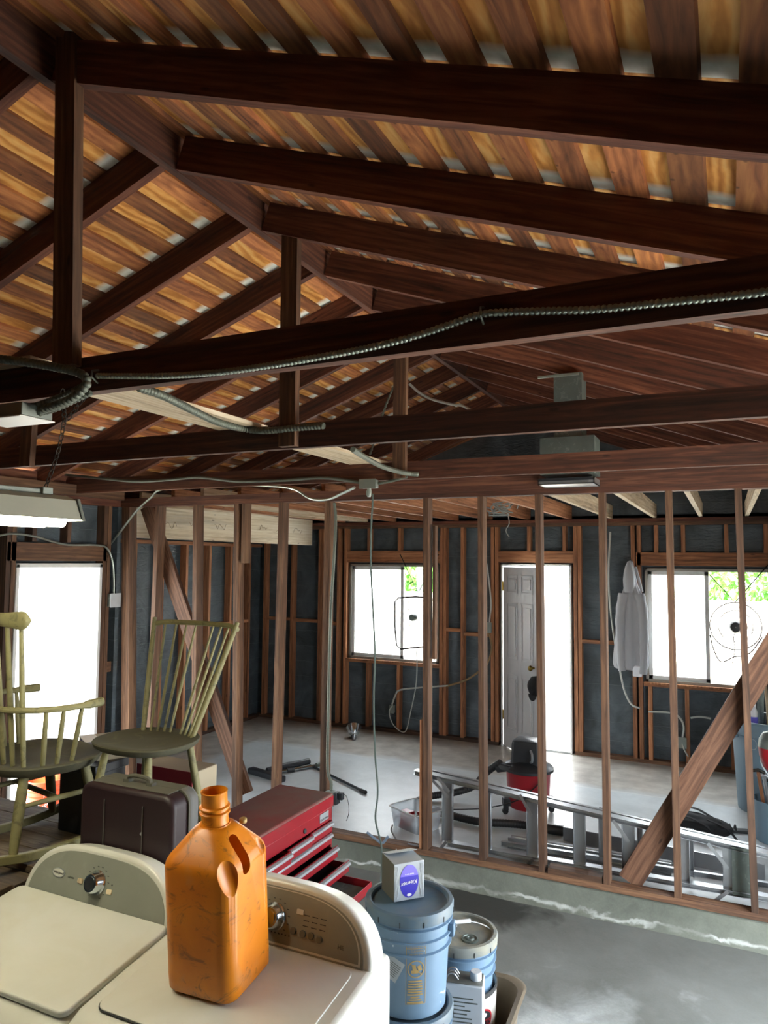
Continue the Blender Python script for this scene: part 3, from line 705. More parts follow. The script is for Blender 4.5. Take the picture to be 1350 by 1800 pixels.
cable('power_cord', [dp(655, 868, 4.27), dp(655, 885, 4.27), dp(652, 935, 4.3), dp(652, 1000, 4.32), dp(656, 1080, 4.35), dp(659, 1150, 4.4), dp(657, 1230, 4.45), dp(659, 1320, 4.5), dp(664, 1390, 4.5), dp(660, 1440, 4.5), dp(670, 1485, 4.5), dp(671, 1530, 4.5), dp(668, 1560, 4.45)], .0065, 'cord_green', 'long green-grey cord hanging from the small junction box to the floor', 'cord')
cable('house_wire', [dp(790, 1205, 7.98), dp(763, 1207, 7.98), dp(735, 1209, 7.98), dp(703, 1213, 7.98), dp(695, 1222, 7.97), dp(689, 1238, 7.97)], .010, 'cable_white', 'white cable run into the outlet below the left rear window', 'cable')
cable('house_wire', [dp(843, 1180, 7.96), dp(820, 1195, 7.97), dp(790, 1205, 7.98), dp(785, 1207, 7.98)], .012, 'ink_brown', 'tan rope-like cable end stapled right of the left rear window', 'cable')
t = small_box(dp(690, 1246, 8.0), (.05, .05, .09), 'small outlet box in the wall below the left rear window')
cable('white_cord', [dp(690, 1240, 7.96), dp(684, 1252, 7.95), dp(692, 1275, 7.95), dp(712, 1286, 7.95), dp(722, 1250, 7.93), dp(731, 1205, 7.90), dp(733, 1165, 7.9), dp(732, 1140, 7.75)], .006, 'cable_white', 'thin white cord looping from the outlet up to the left window fan', 'cord')
cable('house_wire', [dp(851, 970, 7.98), dp(858, 1010, 7.98), dp(863, 1060, 7.98), dp(860, 1095, 7.98)], .009, 'cable_white', 'white wire down to the switch box left of the open door', 'cable')
cable('house_wire', [dp(859, 1112, 7.98), dp(864, 1140, 7.98), dp(855, 1170, 7.98), dp(843, 1180, 7.98)], .009, 'ink_brown', 'tan wire curling out below the switch box left of the open door', 'cable')
small_box(dp(859, 1103, 7.99), (.07, .05, .11), 'metal switch box on the stud left of the open door')
cable('house_wire', [dp(1073, 935, 7.98), dp(1070, 1000, 7.98), dp(1072, 1060, 7.98), dp(1081, 1130, 7.98), dp(1090, 1180, 7.97), dp(1098, 1215, 7.97), dp(1110, 1238, 7.97), dp(1125, 1245, 7.98)], .010, 'cable_white', 'long white wire swooping down the rear wall behind the hanging hoodie', 'cable')
cable('house_wire', [dp(1140, 1251, 7.98), dp(1178, 1253, 7.98), dp(1195, 1262, 7.98), dp(1202, 1278, 7.98), dp(1200, 1296, 7.98)], .010, 'cable_white', 'white wire running into the outlet below the right rear window', 'cable')
cable('house_wire', [dp(1214, 1262, 7.98), dp(1230, 1260, 7.98), dp(1250, 1263, 7.98)], .010, 'cable_white', 'short white wire right of the stud under the right rear window', 'cable')
cable('house_wire', [dp(1198, 1303, 7.98), dp(1203, 1318, 7.97), dp(1210, 1330, 7.97)], .007, 'cable_white', 'white wire end poking down out of the right outlet box', 'cable')
small_box(dp(1200, 1305, 8.0), (.07, .05, .10), 'open outlet box in the wall below the right rear window')
# tangled wires at the rear ceiling
bm = newbm(); random.seed(11)
for k in range(7):
    c = dp(880+random.uniform(-12, 12), 893+random.uniform(-6, 4), 6.4); pts = [c+V((random.uniform(-.12, .12), random.uniform(-.05, .05), random.uniform(-.06, .05))) for _ in range(5)]
    add_tube(bm, smoothpts(pts, 5), .006, 5)
c = dp(893, 905, 6.4); add_tube(bm, smoothpts([c, c+V((.01, 0, -.08)), c+V((-.02, 0, -.14)), c+V((.01, 0, -.2))], 5), .005, 5)
tag(obj('wire_tangle', bm, 'rope_grey', smooth=True), 'tangle of loose grey wires hanging from the rear ceiling joists', 'wires')
# chain and shop light
random.seed(5)
def chain(pts, label):
    P = smoothpts(pts, 20); L = [0]
    for a, b in zip(P, P[1:]): L.append(L[-1]+(b-a).length)
    bm = newbm(); s, j, k = 0, 0, 0
    while s < L[-1]-.02:
        while j < len(L)-2 and L[j+1] < s: j += 1
        p = P[j]; t = (P[min(j+1, len(P)-1)]-P[max(j-1, 0)]).normalized(); sd_ = V((1, 0, 0)) if k % 2 else V((0, 1, 0)); sd_ = (sd_-t*sd_.dot(t)).normalized()
        ring = [p+t*(.016*math.cos(q*math.pi/4))+sd_*(.007*math.sin(q*math.pi/4)) for q in range(8)]
        add_tube(bm, ring, .0018, 5, closed=True); s += .024; k += 1
    return tag(obj('hanging_chain', bm, 'dark_steel', smooth=True), label, 'chain')
kn = dp(112, 745, 1.70)
chain([dp(110, 690, 1.62), dp(112, 720, 1.66), kn, dp(103, 790, 1.72), dp(90, 830, 1.74), dp(76, 868, 1.75)], 'thin chain holding up the fluorescent shop light')
chain([dp(152, 694, 1.67), dp(135, 715, 1.68), kn+V((.004, 0, 0))], 'short side chain joining the main lamp chain from the beam edge')
sl = thing('shop_light', 'long grey fluorescent shop light hanging on a chain at the left', 'lamp', (-2.17, 1.20, 2.215), R(-4))
Lh = .62
def light_prof(z): return z
bm = newbm(); prof = [(-.13, -.035), (-.10, .03), (-.035, .05), (.035, .05), (.10, .03), (.13, -.035), (.125, -.037), (.096, .024), (-.096, .024), (-.125, -.037)]
add_prism(bm, prof, -Lh, Lh, frame_mat((0, 0, 0), (1, 0, 0), (0, 0, 1)))
obj('housing', bm, 'lamp_enamel', sl)
bm = newbm(); add_box(bm, (-.04, -Lh+.1, .05), (.04, Lh-.08, .066)); add_box(bm, (-.05, Lh-.10, .048), (.05, Lh-.06, .072)); obj('mounting_rail', bm, 'box_metal', sl, bevel=.003)
for s_ in (-1, 1):
    bm = newbm(); add_prism(bm, [(-.138, -.042), (-.105, .036), (.105, .036), (.138, -.042)], -.006, .006, frame_mat((0, s_*Lh, 0), (1, 0, 0), (0, 0, 1))); obj('end_cap', bm, 'box_metal', sl, bevel=.002)
for x in (-.05, .05):
    bm = newbm(); add_tube(bm, [(x, -Lh+.02, -.040), (x, Lh-.02, -.040)], .022, 12); obj('fluorescent_tube', bm, 'lamp_glow', sl, smooth=True)
# ducts
du = thing('metal_duct', 'dull galvanized vent duct hanging between the rear tie beams', 'duct', (-.9, 4.62, 2.7))
a, b = dp(973, 658, 4.62), dp(1023, 718, 4.62); c, d = dp(950, 765, 4.62), dp(1046, 812, 4.62)
bm = newbm(); add_box(bm, (a.x+.9, 0, .12), (b.x+.9, .16, a.z-2.7)); obj('narrow_sleeve', bm, 'galvanized', du, bevel=.002)
bm = newbm(); add_box(bm, (a.x+.9-.10, -.01, a.z-2.7-.02), (b.x+.9-.02, .0, a.z-2.7-.005)); obj('perforated_strap', bm, 'box_metal', du)
bm = newbm(); add_box(bm, (c.x+.9, -.02, -.10), (d.x+.9, .2, .14)); obj('wide_plenum', bm, 'galvanized', du, bevel=.002)
hv = thing('exhaust_tray', 'shallow bright metal tray under the farthest beam below the duct', 'tray', (-.905, 4.60, 2.545))
bm = newbm(); add_box(bm, (-.175, -.02, -.01), (.175, .2, -.004)); add_box(bm, (-.175, -.02, -.01), (-.17, .2, .03)); add_box(bm, (.17, -.02, -.01), (.175, .2, .03)); add_box(bm, (-.175, -.02, -.01), (.175, -.015, .03)); obj('tray_pan', bm, 'aluminium', hv)
bm = newbm(); add_box(bm, (-.17, -.018, .012), (.17, -.024, .03)); obj('tray_lip', bm, 'black_plastic', hv)
# ================================================================== WASHER AND DRYER
def rrect(hx, hy, r, n=6):
    pts = []
    for cx, cy, a0 in ((hx-r, hy-r, 0), (-hx+r, hy-r, 90), (-hx+r, -hy+r, 180), (hx-r, -hy+r, 270)):
        for i in range(n+1):
            a = R(a0+90*i/n); pts.append((cx+r*math.cos(a), cy+r*math.sin(a)))
    return pts
def add_loft(bm, rings, cap0=True, cap1=True):
    RR = [[bm.verts.new(p) for p in ring] for ring in rings]
    for A, B in zip(RR, RR[1:]):
        n = len(A)
        for q in range(n): bm.faces.new((A[q], A[(q+1) % n], B[(q+1) % n], B[q]))
    if cap0: bm.faces.new(RR[0][::-1])
    if cap1: bm.faces.new(RR[-1])
def arch(hw, h, z0=0, p=3.0, q=2.2, n=40):
    """flat-bottomed arch outline"""
    pts = [(-hw, z0), (hw, z0)]
    for i in range(1, n):
        a = math.pi*i/n; c, s_ = math.cos(a), math.sin(a)
        pts.append((hw*math.copysign(abs(c)**(2/p), c), z0+h*abs(s_)**(2/q)))
    return pts
def appliance(name, label, x, y, deck, zslope, lid_top, panel_style):
    HW = .362; yb, yc = .10, -.02            # back and console foot, relative to the console line
    t = thing(name, label, 'washer' if 'wash' in name else 'dryer', (x, y, ZF)); dz = deck-ZF
    # cabinet : profile in y-z
    prof = [(yb, 0), (yb, dz), (yc-.02, dz), (yc-.30, dz-zslope*.3), (-.455, dz-zslope*.455-.004), (-.50, dz-zslope*.5-.022), (-.53, dz-zslope*.52-.06), (-.535, dz-.2), (-.535, 0)]
    bm = newbm(); add_prism(bm, prof, -HW, HW, frame_mat((0, 0, 0), (0, 1, 0), (0, 0, 1)))
    obj('cabinet', bm, 'washer_white', t, bevel=.022, seg=4)
    bm = newbm(); L = rrect(HW-.055, .205, .035)
    m = frame_mat((0, -.245, dz-zslope*.245+.001), (1, 0, 0), (0, 1, zslope))
    if lid_top: L = rrect(HW-.006, .215, .03)
    add_prism(bm, L, 0, .020 if lid_top else .0055, m); obj('lid', bm, 'washer_white', t, bevel=.006 if lid_top else .002, seg=3)
    if not lid_top:
        bm = newbm(); add_prism(bm, rrect(HW-.052, .208, .037), -.002, .0013, m); obj('lid_gap', bm, 'black_plastic', t)
    # console
    fx = frame_mat((0, yc-.012, dz-.006), (1, 0, 0), (0, .30, 1)); back = -fx.to_3x3().col[2]
    bm = newbm(); add_prism(bm, arch(HW-.008, .195, 0, 3.4, 2.0), -.095, 0, fx); cons = obj('console', bm, 'washer_white', t, bevel=.016, seg=4)
    bm = newbm(); add_prism(bm, arch(HW-.036, .168, .006, 3.4, 2.0), .0, .0025, fx); obj('control_panel', bm, 'console_grey', cons, bevel=.001, seg=1)
    if panel_style:
        bm = newbm(); o1 = arch(HW-.045, .158, .012, 3.4, 2.0); o2 = arch(HW-.052, .149, .018, 3.4, 2.0)
        A = [bm.verts.new(fx @ V((a, b, .004))) for a, b in o1]; B = [bm.verts.new(fx @ V((a, b, .004))) for a, b in o2]
        for i in range(len(A)): bm.faces.new((A[i], A[(i+1) % len(A)], B[(i+1) % len(A)], B[i]))
        obj('panel_border', bm, 'washer_white', cons)
    def disc(name, u, v, prof_, mat, par=cons):
        bm = newbm(); add_lathe(bm, prof_, 28, fx @ Matrix.Translation((u, v, .0025)), cap1=True); return obj(name, bm, mat, par, smooth=True)
    k = disc('knob', 0.0, .088, [(.041, 0), (.041, .004), (.036, .010), (.033, .030), (.028, .036), (.02, .036)], 'chrome')
    disc('knob_face', 0, .088, [(.022, .034), (.022, .039), (0.001, .041)], 'black_plastic' if not panel_style else 'chrome')
    bm = newbm()
    for i in range(14):
        a = R(-60+300*i/13); c = fx @ V((.052*math.cos(a), .088+.052*math.sin(a), .003)); add_box(bm, (-.0035, -.001, -.0005), (.0035, .001, .0005), Matrix.Translation(c) @ fx.to_3x3().to_4x4())
    obj('dial_marks', bm, 'ink_dark', cons)
    if not panel_style:
        bm = newbm(); add_prism(bm, [(-.19+.031*math.cos(a/14*math.pi), .088+.016*math.sin(a/14*math.pi)) for a in range(28)], .002, .005, fx); obj('brand_badge', bm, 'silver_trim', cons)
        bm = newbm(); add_prism(bm, [(-.19+.027*math.cos(a/14*math.pi), .088+.013*math.sin(a/14*math.pi)) for a in range(28)], .005, .0055, fx); obj('badge_face', bm, 'washer_white', cons)
        text('brand_lettering', 'Whirlpool', .0125, 'ink_dark', cons, fx @ Matrix.Translation((-.19, .088, .0062)), shear=.2)
        text('model_lettering', 'cabrio', .012, 'ink_grey', cons, fx @ Matrix.Translation((-.128, .083, .003)), shear=.2)
        for u, v in ((-.078, .080), (.065, .070)):
            bm = newbm(); add_prism(bm, [(u+a, v+b) for a, b in rrect(.012, .008, .004, 3)], .002, .007, fx); obj('push_button', bm, 'pale_wood', cons, bevel=.001)
        bm = newbm(); add_prism(bm, [(.07+.003*math.cos(a), .092+.003*math.sin(a)) for a in range(6)], .002, .0035, fx); obj('indicator', bm, 'ink_dark', cons)
    else:
        for u, v in ((.075, .062), (.11, .060), (.14, .060), (.17, .056)):
            bm = newbm(); add_prism(bm, [(u+a, v+b) for a, b in rrect(.010, .010, .008, 4)], .002, .008, fx); obj('push_button', bm, 'console_dark', cons, bevel=.0015)
        bm = newbm(); add_prism(bm, [(.09+a, .118+b) for a, b in rrect(.012, .007, .002, 3)], .002, .006, fx); obj('push_button', bm, 'washer_white', cons)
        bm = newbm()
        for u in (.115, .145, .175):
            for v in (.082, .097, .112): add_box(bm, (u-.010, v-.0012, .0024), (u+.010, v+.0012, .0032), fx)
        for i in range(6): add_box(bm, (-.005+i*.013, .042, .0024), (-.001+i*.013, .046, .0032), fx)
        obj('panel_marks', bm, 'ink_dark', cons)
        text('panel_symbol', 'HE', .018, 'console_dark', cons, fx @ Matrix.Translation((.245, .05, .003)))
    return t, fx
DR_Y, WA_Y = 1.99, 2.03
appliance('clothes_dryer', 'yellowed white dryer at the lower left, panel with brand badge', -2.052, DR_Y, .815, .12, True, False)
appliance('washing_machine', 'white washing machine under the orange jug, beside the blue buckets', -1.326, WA_Y, .835, .11, False, True)
# ================================================================== ORANGE JUG
def jug():
    zb = .835-.11*.19+.007
    t = thing('plastic_jug', 'big scuffed orange plastic jug standing open on the washing machine lid', 'jug', (-1.378, 1.815, zb), R(-3)); t.rotation_euler = (R(5.5), 0, R(3))
    bm = newbm(); rings = []
    secs = [(.0, .088, .03), (.004, .098, .032), (.014, .1055, .040), (.05, .107, .042), (.39, .107, .042), (.405, .105, .042), (.42, .099, .042), (.455, .076, .04), (.485, .057, .04), (.495, .050, .042), (.500, .041, .0404), (.503, .040, .0394)]
    for z, h, r in secs: rings.append([V((x, y, z)) for x, y in rrect(h, h, min(r, h-.0005), 7)])
    add_loft(bm, rings); body = obj('jug_body', bm, 'orange_plastic', t, smooth=True)
    # handle opening and the hollows on both sides of the grip, cut into the mesh
    def cut(bmc):
        c = obj('cutter', bmc, 'orange_plastic', t); md = body.modifiers.new('b', 'BOOLEAN'); md.operation = 'DIFFERENCE'; md.object = c; md.solver = 'EXACT'
        bpy.context.view_layer.update(); dg = bpy.context.evaluated_depsgraph_get()
        me = bpy.data.meshes.new_from_object(body.evaluated_get(dg)); body.modifiers.remove(md); old = body.data; body.data = me; me.materials.clear(); me.materials.append(M['orange_plastic'])
        bpy.data.objects.remove(c); bpy.data.meshes.remove(old)
    def ell(c, r, rot=(0, 0, 0)):
        b = newbm(); bmesh.ops.create_uvsphere(b, u_segments=32, v_segments=20, radius=1)
        b.transform(Matrix.Translation(c) @ Matrix.Rotation(rot[2], 4, 'Z') @ Matrix.Rotation(rot[1], 4, 'Y') @ Matrix.Rotation(rot[0], 4, 'X') @ Matrix.Diagonal((*r, 1))); return b
    cut(ell((.112, -.108, .40), (.034, .050, .095), (0, R(-14), R(24))))
    cut(ell((.122, .062, .415), (.03, .022, .065), (0, R(-25), 0)))
    b = newbm(); rings = []
    for xx in (-.2, .2): rings.append([V((xx, -.012+y, .425-.0*xx+z)) for y, z in rrect(.0175, .056, .017, 6)])
    add_loft(b, rings); b.transform(Matrix.Rotation(R(-4), 4, 'Z')); cut(b)
    sc_ = Matrix.Diagonal((1.10, 1.08, .91, 1)); body.data.transform(sc_)
    body.data.polygons.foreach_set('use_smooth', [True]*len(body.data.polygons)); body.data.set_sharp_from_angle(angle=R(45))
    bm = newbm(); add_lathe(bm, [(.046, .499), (.044, .515), (.044, .532), (.0505, .535), (.0505, .541), (.044, .545), (.044, .549), (.0505, .553), (.0505, .558), (.043, .562), (.0425, .60), (.0445, .603), (.0445, .606), (.040, .607), (.0385, .60), (.038, .54), (.036, .46)], 40); bm.transform(Matrix.Diagonal((.88, .88, .91, 1)))
    obj('jug_neck', bm, 'orange_plastic', t, smooth=True)
    bm = newbm(); add_lathe(bm, [(.0105, 0), (.0115, .003), (.0115, .011), (.008, .014)], 12, Matrix.Translation((.060, .055, .442)), cap1=True); obj('vent_cap', bm, 'gold_print', t, smooth=True)
jug()
# ================================================================== TOOL CHEST
tc = thing('tool_chest', 'dusty red metal tool chest with half open drawers behind the washer', 'tool chest', (-2.0, 2.985, ZF))
b0 = .49-ZF; HX, HY = .16, .33
bm = newbm(); add_box(bm, (-HX, -HY, b0), (-HX+.012, HY, b0+.31)); add_box(bm, (-HX, -HY, b0), (HX, -HY+.012, b0+.31)); add_box(bm, (-HX, HY-.012, b0), (HX, HY, b0+.31)); add_box(bm, (-HX, -HY, b0), (HX, HY, b0+.012)); add_box(bm, (-HX, -HY, b0+.245), (HX, HY, b0+.31))
obj('chest_body', bm, 'red_paint', tc, bevel=.003)
bm = newbm(); add_box(bm, (-HX-.003, -HY-.003, b0+.312), (HX+.004, HY+.003, b0+.375)); lid = obj('chest_lid', bm, 'lid_red', tc, bevel=.01, seg=3)
bm = newbm(); add_box(bm, (HX+.002, -HY-.0, b0+.313), (HX+.0055, HY, b0+.362)); obj('lid_front', bm, 'red_paint', lid)
def drawer(y0, y1, z0, z1, pull):
    x = HX+pull; bm = newbm()
    add_box(bm, (x, y0, z0), (x+.006, y1, z1))
    add_box(bm, (x-.28, y0+.006, z0+.004), (x, y1-.006, z0+.008)); add_box(bm, (x-.28, y0+.006, z0+.004), (x, y0+.010, z1-.012)); add_box(bm, (x-.28, y1-.010, z0+.004), (x, y1-.006, z1-.012))
    d = obj('drawer', bm, 'red_paint', tc)
    bm = newbm(); add_prism(bm, [(0, 0), (.016, .002), (.014, .012), (.004, .018), (0, .018)], -(y1-y0)/2+.006, (y1-y0)/2-.006, frame_mat((x+.006, (y0+y1)/2, z1-.02), (1, 0, 0), (0, 0, 1)))
    obj('drawer_pull', bm, 'silver_trim', d, bevel=.001, seg=1)
    bm = newbm(); add_box(bm, (x-.27, y0+.012, z0+.009), (x-.002, y1-.012, z0+.012)); obj('drawer_liner', bm, 'black_rubber', d)
w3 = (2*HY-.03)/3
for i in range(3): drawer(-HY+.01+i*(w3+.005), -HY+.01+i*(w3+.005)+w3, b0+.19, b0+.243, .0 if i == 2 else (.012 if i else .03))
drawer(-HY+.014, HY-.014, b0+.13, b0+.186, .0)
drawer(-HY+.014, HY-.014, b0+.07, b0+.126, .035)
drawer(-HY+.014, HY-.014, b0+.012, b0+.066, .10)
bm = newbm(); add_box(bm, (HX, .20, b0+.262), (HX+.004, .285, b0+.303)); pl = obj('maker_plate', bm, 'silver_trim', tc, bevel=.001, seg=1)
m = frame_mat((HX+.0045, .243, b0+.274), (0, 1, 0), (0, 0, 1)); text('plate_lettering', 'CRAFTSMAN', .0135, 'ink_dark', pl, m)
bm = newbm(); add_lathe(bm, [(.012, 0), (.012, .004), (.008, .008)], 14, frame_mat((HX, .06, b0+.272), (0, 1, 0), (0, 0, 1)), cap1=True); obj('lock', bm, 'ink_dark', tc)
bc = thing('tool_cabinet', 'red roller cabinet under the tool chest with its top tray pulled out', 'cabinet', (-2.0, 2.97, ZF))
bm = newbm(); add_box(bm, (-.17, -.34, .07), (.165, .34, b0-.055)); add_box(bm, (-.17, -.34, b0-.06), (-.158, .34, b0-.002)); add_box(bm, (-.17, -.34, b0-.06), (.165, -.325, b0-.002)); add_box(bm, (-.17, .325, b0-.06), (.165, .34, b0-.002))
obj('cabinet_body', bm, 'red_paint', bc, bevel=.004)
bm = newbm(); x1 = .40
add_box(bm, (-.1, -.32, b0-.052), (x1, .32, b0-.048)); add_box(bm, (x1-.004, -.32, b0-.052), (x1, .32, b0-.008)); add_box(bm, (-.1, .316, b0-.052), (x1, .32, b0-.008)); add_box(bm, (-.1, -.32, b0-.052), (x1, -.316, b0-.008))
dr = obj('drawer', bm, 'red_paint', bc, bevel=.001, seg=1); bm = newbm(); add_box(bm, (-.09, -.31, b0-.047), (x1-.01, .31, b0-.040)); obj('drawer_liner', bm, 'galvanized', dr)
for x in (-.13, .12):
    for y in (-.28, .28):
        bm = newbm(); add_lathe(bm, [(.001, -.012), (.034, -.012), (.034, .012), (.001, .012)], 16, frame_mat((x, y, .034), (1, 0, 0), (0, 0, 1))); add_box(bm, (x-.01, y-.018, .03), (x+.01, y+.018, .072)); obj('caster', bm, 'black_rubber', bc)
# ================================================================== WORK TABLE, CASE, CHAIRS
TZ = .815
tb = thing('work_table', 'dusty wooden table behind the dryer carrying the chairs and case', 'table', (-2.8, 2.365, ZF))
bm = newbm()
for i in range(4): add_box(bm, (-.85, -.255+i*.128, TZ-ZF-.03), (.86, -.255+i*.128+.126, TZ-ZF))
obj('table_top', bm, 'bench_wood', tb, bevel=.003, seg=1)
for x in (-.8, .8):
    for y in (-.21, .21): bm = newbm(); add_box(bm, (x-.035, y-.035, 0), (x+.035, y+.035, TZ-ZF-.03)); obj('leg', bm, 'dark_plank', tb, bevel=.003, seg=1)
for y in (-.22, .22): bm = newbm(); add_box(bm, (-.8, y-.015, TZ-ZF-.13), (.8, y+.015, TZ-ZF-.03)); obj('apron', bm, 'dark_plank', tb)
lb = thing('lumber_table', 'rough dark planks on trestles left of the dryer, under the rocker', 'table', (-2.99, 1.82, ZF))
for i in range(5): bm = newbm(); add_box(bm, (-.55, -.26+i*.108, TZ-ZF-.045+.006*(i % 2)), (.50, -.26+i*.108+.10, TZ-ZF-.02+.006*(i % 2))); obj('plank', bm, 'bench_wood', lb, bevel=.002, seg=1)
for x in (-.45, .38):
    for y in (-.2, .2): bm = newbm(); add_box(bm, (x-.03, y-.03, 0), (x+.03, y+.03, TZ-ZF-.047)); obj('leg', bm, 'dark_plank', lb)
cx0, cx1 = at(147, 1470, 'Y', 2.135).x, at(312, 1470, 'Y', 2.135).x; ctz = at(230, 1372, 'Y', 2.20).z
cs = thing('hard_case', 'dusty maroon hard-shell case upright on the table behind the dryer', 'case', ((cx0+cx1)/2, 2.184, TZ+.001)); HWc = (cx1-cx0)/2; Hc = ctz-TZ
def case_half(y0, y1, name, mat, bulge=0):
    bm = newbm(); rings = []
    for y, s_ in ((y0, .0), ((y0+y1)/2, 0), (y1, 0)): rings.append([V((x, y, z+Hc/2)) for x, z in rrect(HWc-s_, Hc/2-s_, .05, 6)])
    add_loft(bm, rings); return obj(name, bm, mat, cs, bevel=.018 if bulge else .004, seg=3)
f_ = case_half(-.075, .012, 'front_shell', 'case_maroon', 1); case_half(.014, .075, 'rear_shell', 'case_grey', 1)
bm = newbm(); add_loft(bm, [[V((x, y, z+Hc/2)) for x, z in rrect(HWc+.002, Hc/2+.002, .05, 6)] for y in (.008, .018)]); obj('rim_band', bm, 'case_dusty', cs)
bm = newbm(); add_box(bm, (-HWc+.045, -.055, Hc-.002), (HWc-.045, .062, Hc+.0015)); obj('dust_layer', bm, 'case_dusty', f_)
bm = newbm(); add_tube(bm, smoothpts([(-.055, 0, Hc-.004), (-.05, -.004, Hc+.022), (0, -.006, Hc+.030), (.05, -.004, Hc+.022), (.055, 0, Hc-.004)], 5), .008, 8)
for x in (-.058, .058): add_box(bm, (x-.014, -.014, Hc), (x+.014, .012, Hc+.012))
obj('handle', bm, 'case_dusty', cs, smooth=True)
for x in (-.10, .09): bm = newbm(); add_box(bm, (x-.0015, -.0795, .03), (x+.0015, -.074, Hc-.05)); obj('shell_rib', bm, 'case_grey', cs)
bm = newbm(); add_lathe(bm, [(.006, 0), (.004, .004)], 10, frame_mat((.085, -.075, Hc-.15), (1, 0, 0), (0, 0, 1)), cap1=True); obj('rivet', bm, 'silver_trim', cs)

def windsor_seat(bm, w, d, z, th=.032):
    """saddle seat, front towards -y"""
    N = 40; rings = []
    def out(a):
        c, s_ = math.cos(a), math.sin(a)
        x = w/2*math.copysign(abs(c)**.75, c)*(1.0 if s_ < 0 else .88+.12*(1-s_)); y = d/2*math.copysign(abs(s_)**.8, s_)
        return x, y
    O = [out(2*math.pi*i/N) for i in range(N)]
    for sc_, zz in ((.88, -th), (.97, -th*.55), (1.0, -th*.1), (.985, .001), (.93, .003), (.75, -.006), (.5, -.012), (.22, -.010)):
        rings.append([V((x*sc_, y*sc_, z+zz)) for x, y in O])
    add_loft(bm, rings)
def turned(bm, a, b, r, n=10, bulge=1.35, k=8):
    a, b = V(a), V(b); P = [a.lerp(b, i/k) for i in range(k+1)]
    add_tube(bm, P, [r*(1/bulge+(1-1/bulge)*math.sin(math.pi*min(1, .12+i/k*.88))) for i in range(k+1)], n)
ch = thing('windsor_chair', 'small green-yellow windsor side chair on the table, fan of spindles', 'chair', (-2.285, 2.465, TZ+.002), R(-2)); S = .452
bm = newbm(); windsor_seat(bm, .45, .40, S); seat = obj('seat', bm, 'chair_seat', ch, smooth=True)
def leg(par, a, b, r, name='leg', mat='chair_paint'):
    bm = newbm(); turned(bm, a, b, r); return obj(name, bm, mat, par, smooth=True)
for sx in (-1, 1):
    leg(ch, (sx*.12, -.115, S-.028), (sx*.185, -.175, 0.0), .017); leg(ch, (sx*.125, .12, S-.028), (sx*.19, .17, 0.0), .017)
leg(ch, (-.155, -.145, .2), (-.165, .16, .2), .010, 'stretcher'); leg(ch, (.155, -.145, .2), (.165, .16, .2), .010, 'stretcher'); leg(ch, (-.16, 0, .2), (.16, 0, .2), .010, 'stretcher')
top = []
for i in range(10):
    u = i/9*2-1; a = V((u*.145, .150-.035*u*u, S-.006)); b = V((u*.250, .320-.05*u*u, S+.472))
    if i in (0, 9): leg(ch, a, a.lerp(b, 1.04), .0135, 'back_post')
    elif i != 5: leg(ch, a, b, .0068, 'spindle')
    top.append(b)
bm = newbm(); P = smoothpts([top[0]+V((-.008, 0, -.012))]+top[1:-1]+[top[-1]+V((.008, 0, -.012))], 3); add_tube(bm, P, .012, 8)
for v in bm.verts: pass
obj('crest_rail', bm, 'chair_paint', ch, smooth=True)
# rocking armchair, local front = -y
ra = thing('rocking_chair', 'large yellow-green windsor rocking armchair cut off by the left edge', 'chair', (-2.745, 2.285, TZ+.004), R(168)); S = .375
bm = newbm(); windsor_seat(bm, .54, .47, S, .042); obj('seat', bm, 'chair_seat', ra, smooth=True)
for sx in (-1, 1):
    leg(ra, (sx*.15, -.13, S-.03), (sx*.20, -.19, .035), .022); leg(ra, (sx*.15, .13, S-.03), (sx*.20, .19, .035), .022)
    bm = newbm(); P = [V((sx*.205, -.36+.72*i/14, .018+.055*((-.36+.72*i/14)/.36)**2)) for i in range(15)]
    rings = [[p+V((dx, 0, dz_)) for dx, dz_ in ((-.014, -.018), (.014, -.018), (.014, .018), (-.014, .018))] for p in P]
    add_loft(bm, rings); obj('rocker', bm, 'chair_paint', ra, bevel=.004)
    leg(ra, (sx*.178, -.16, .22), (sx*.178, .16, .22), .012, 'stretcher')
leg(ra, (-.18, 0, .22), (.18, 0, .22), .012, 'stretcher')
arm = []
for i in range(15):
    a = R(-200+220*i/14)          # bow behind the seat, open to the front
    u = -1+2*i/14; ang_ = math.pi*(.5+.62*u)
    x = .285*math.cos(ang_); y = .235*math.sin(ang_)+.0
    if abs(u) > .8: y = y-.05*(abs(u)-.8)/.2
    arm.append(V((x, y, S+.235+.0*abs(u))))
arm = [V((-p.x, p.y, p.z)) for p in arm]
bm = newbm(); P = smoothpts(arm, 3); add_tube(bm, P, [.013+.006*(1 if (i < 3 or i > len(P)-4) else 0) for i in range(len(P))], 9)
obj('arm_bow', bm, 'chair_paint', ra, smooth=True)
for i in (1, 2, 3, 11, 12, 13):
    p = arm[i]; leg(ra, (p.x*.80, p.y*.80, S-.002), p, .011, 'arm_spindle')
for i in range(7):
    u = i/6*2-1; a = V((u*.17, .175-.03*u*u, S)); b = V((u*.21, .24-.04*u*u, S+.60)); leg(ra, a, b, .0115, 'spindle')
bm = newbm(); rings = []
for i in range(29):
    u = -math.cos(math.pi*i/28); x = u*.262; y = .245-.05*u*u
    h2 = (.026+.020*abs(u)**3)*min(1, math.sqrt(max(.004, 1-max(0, (abs(u)-.84)/.16)**2)))
    rings.append([V((x, y+.0125*math.cos(q), S+.60+h2*math.sin(q)*(1 if abs(math.sin(q)) > .01 else 1))) for q in [2*math.pi*k/14 for k in range(14)]])
add_loft(bm, rings); obj('crest_rail', bm, 'chair_paint', ra, smooth=True)
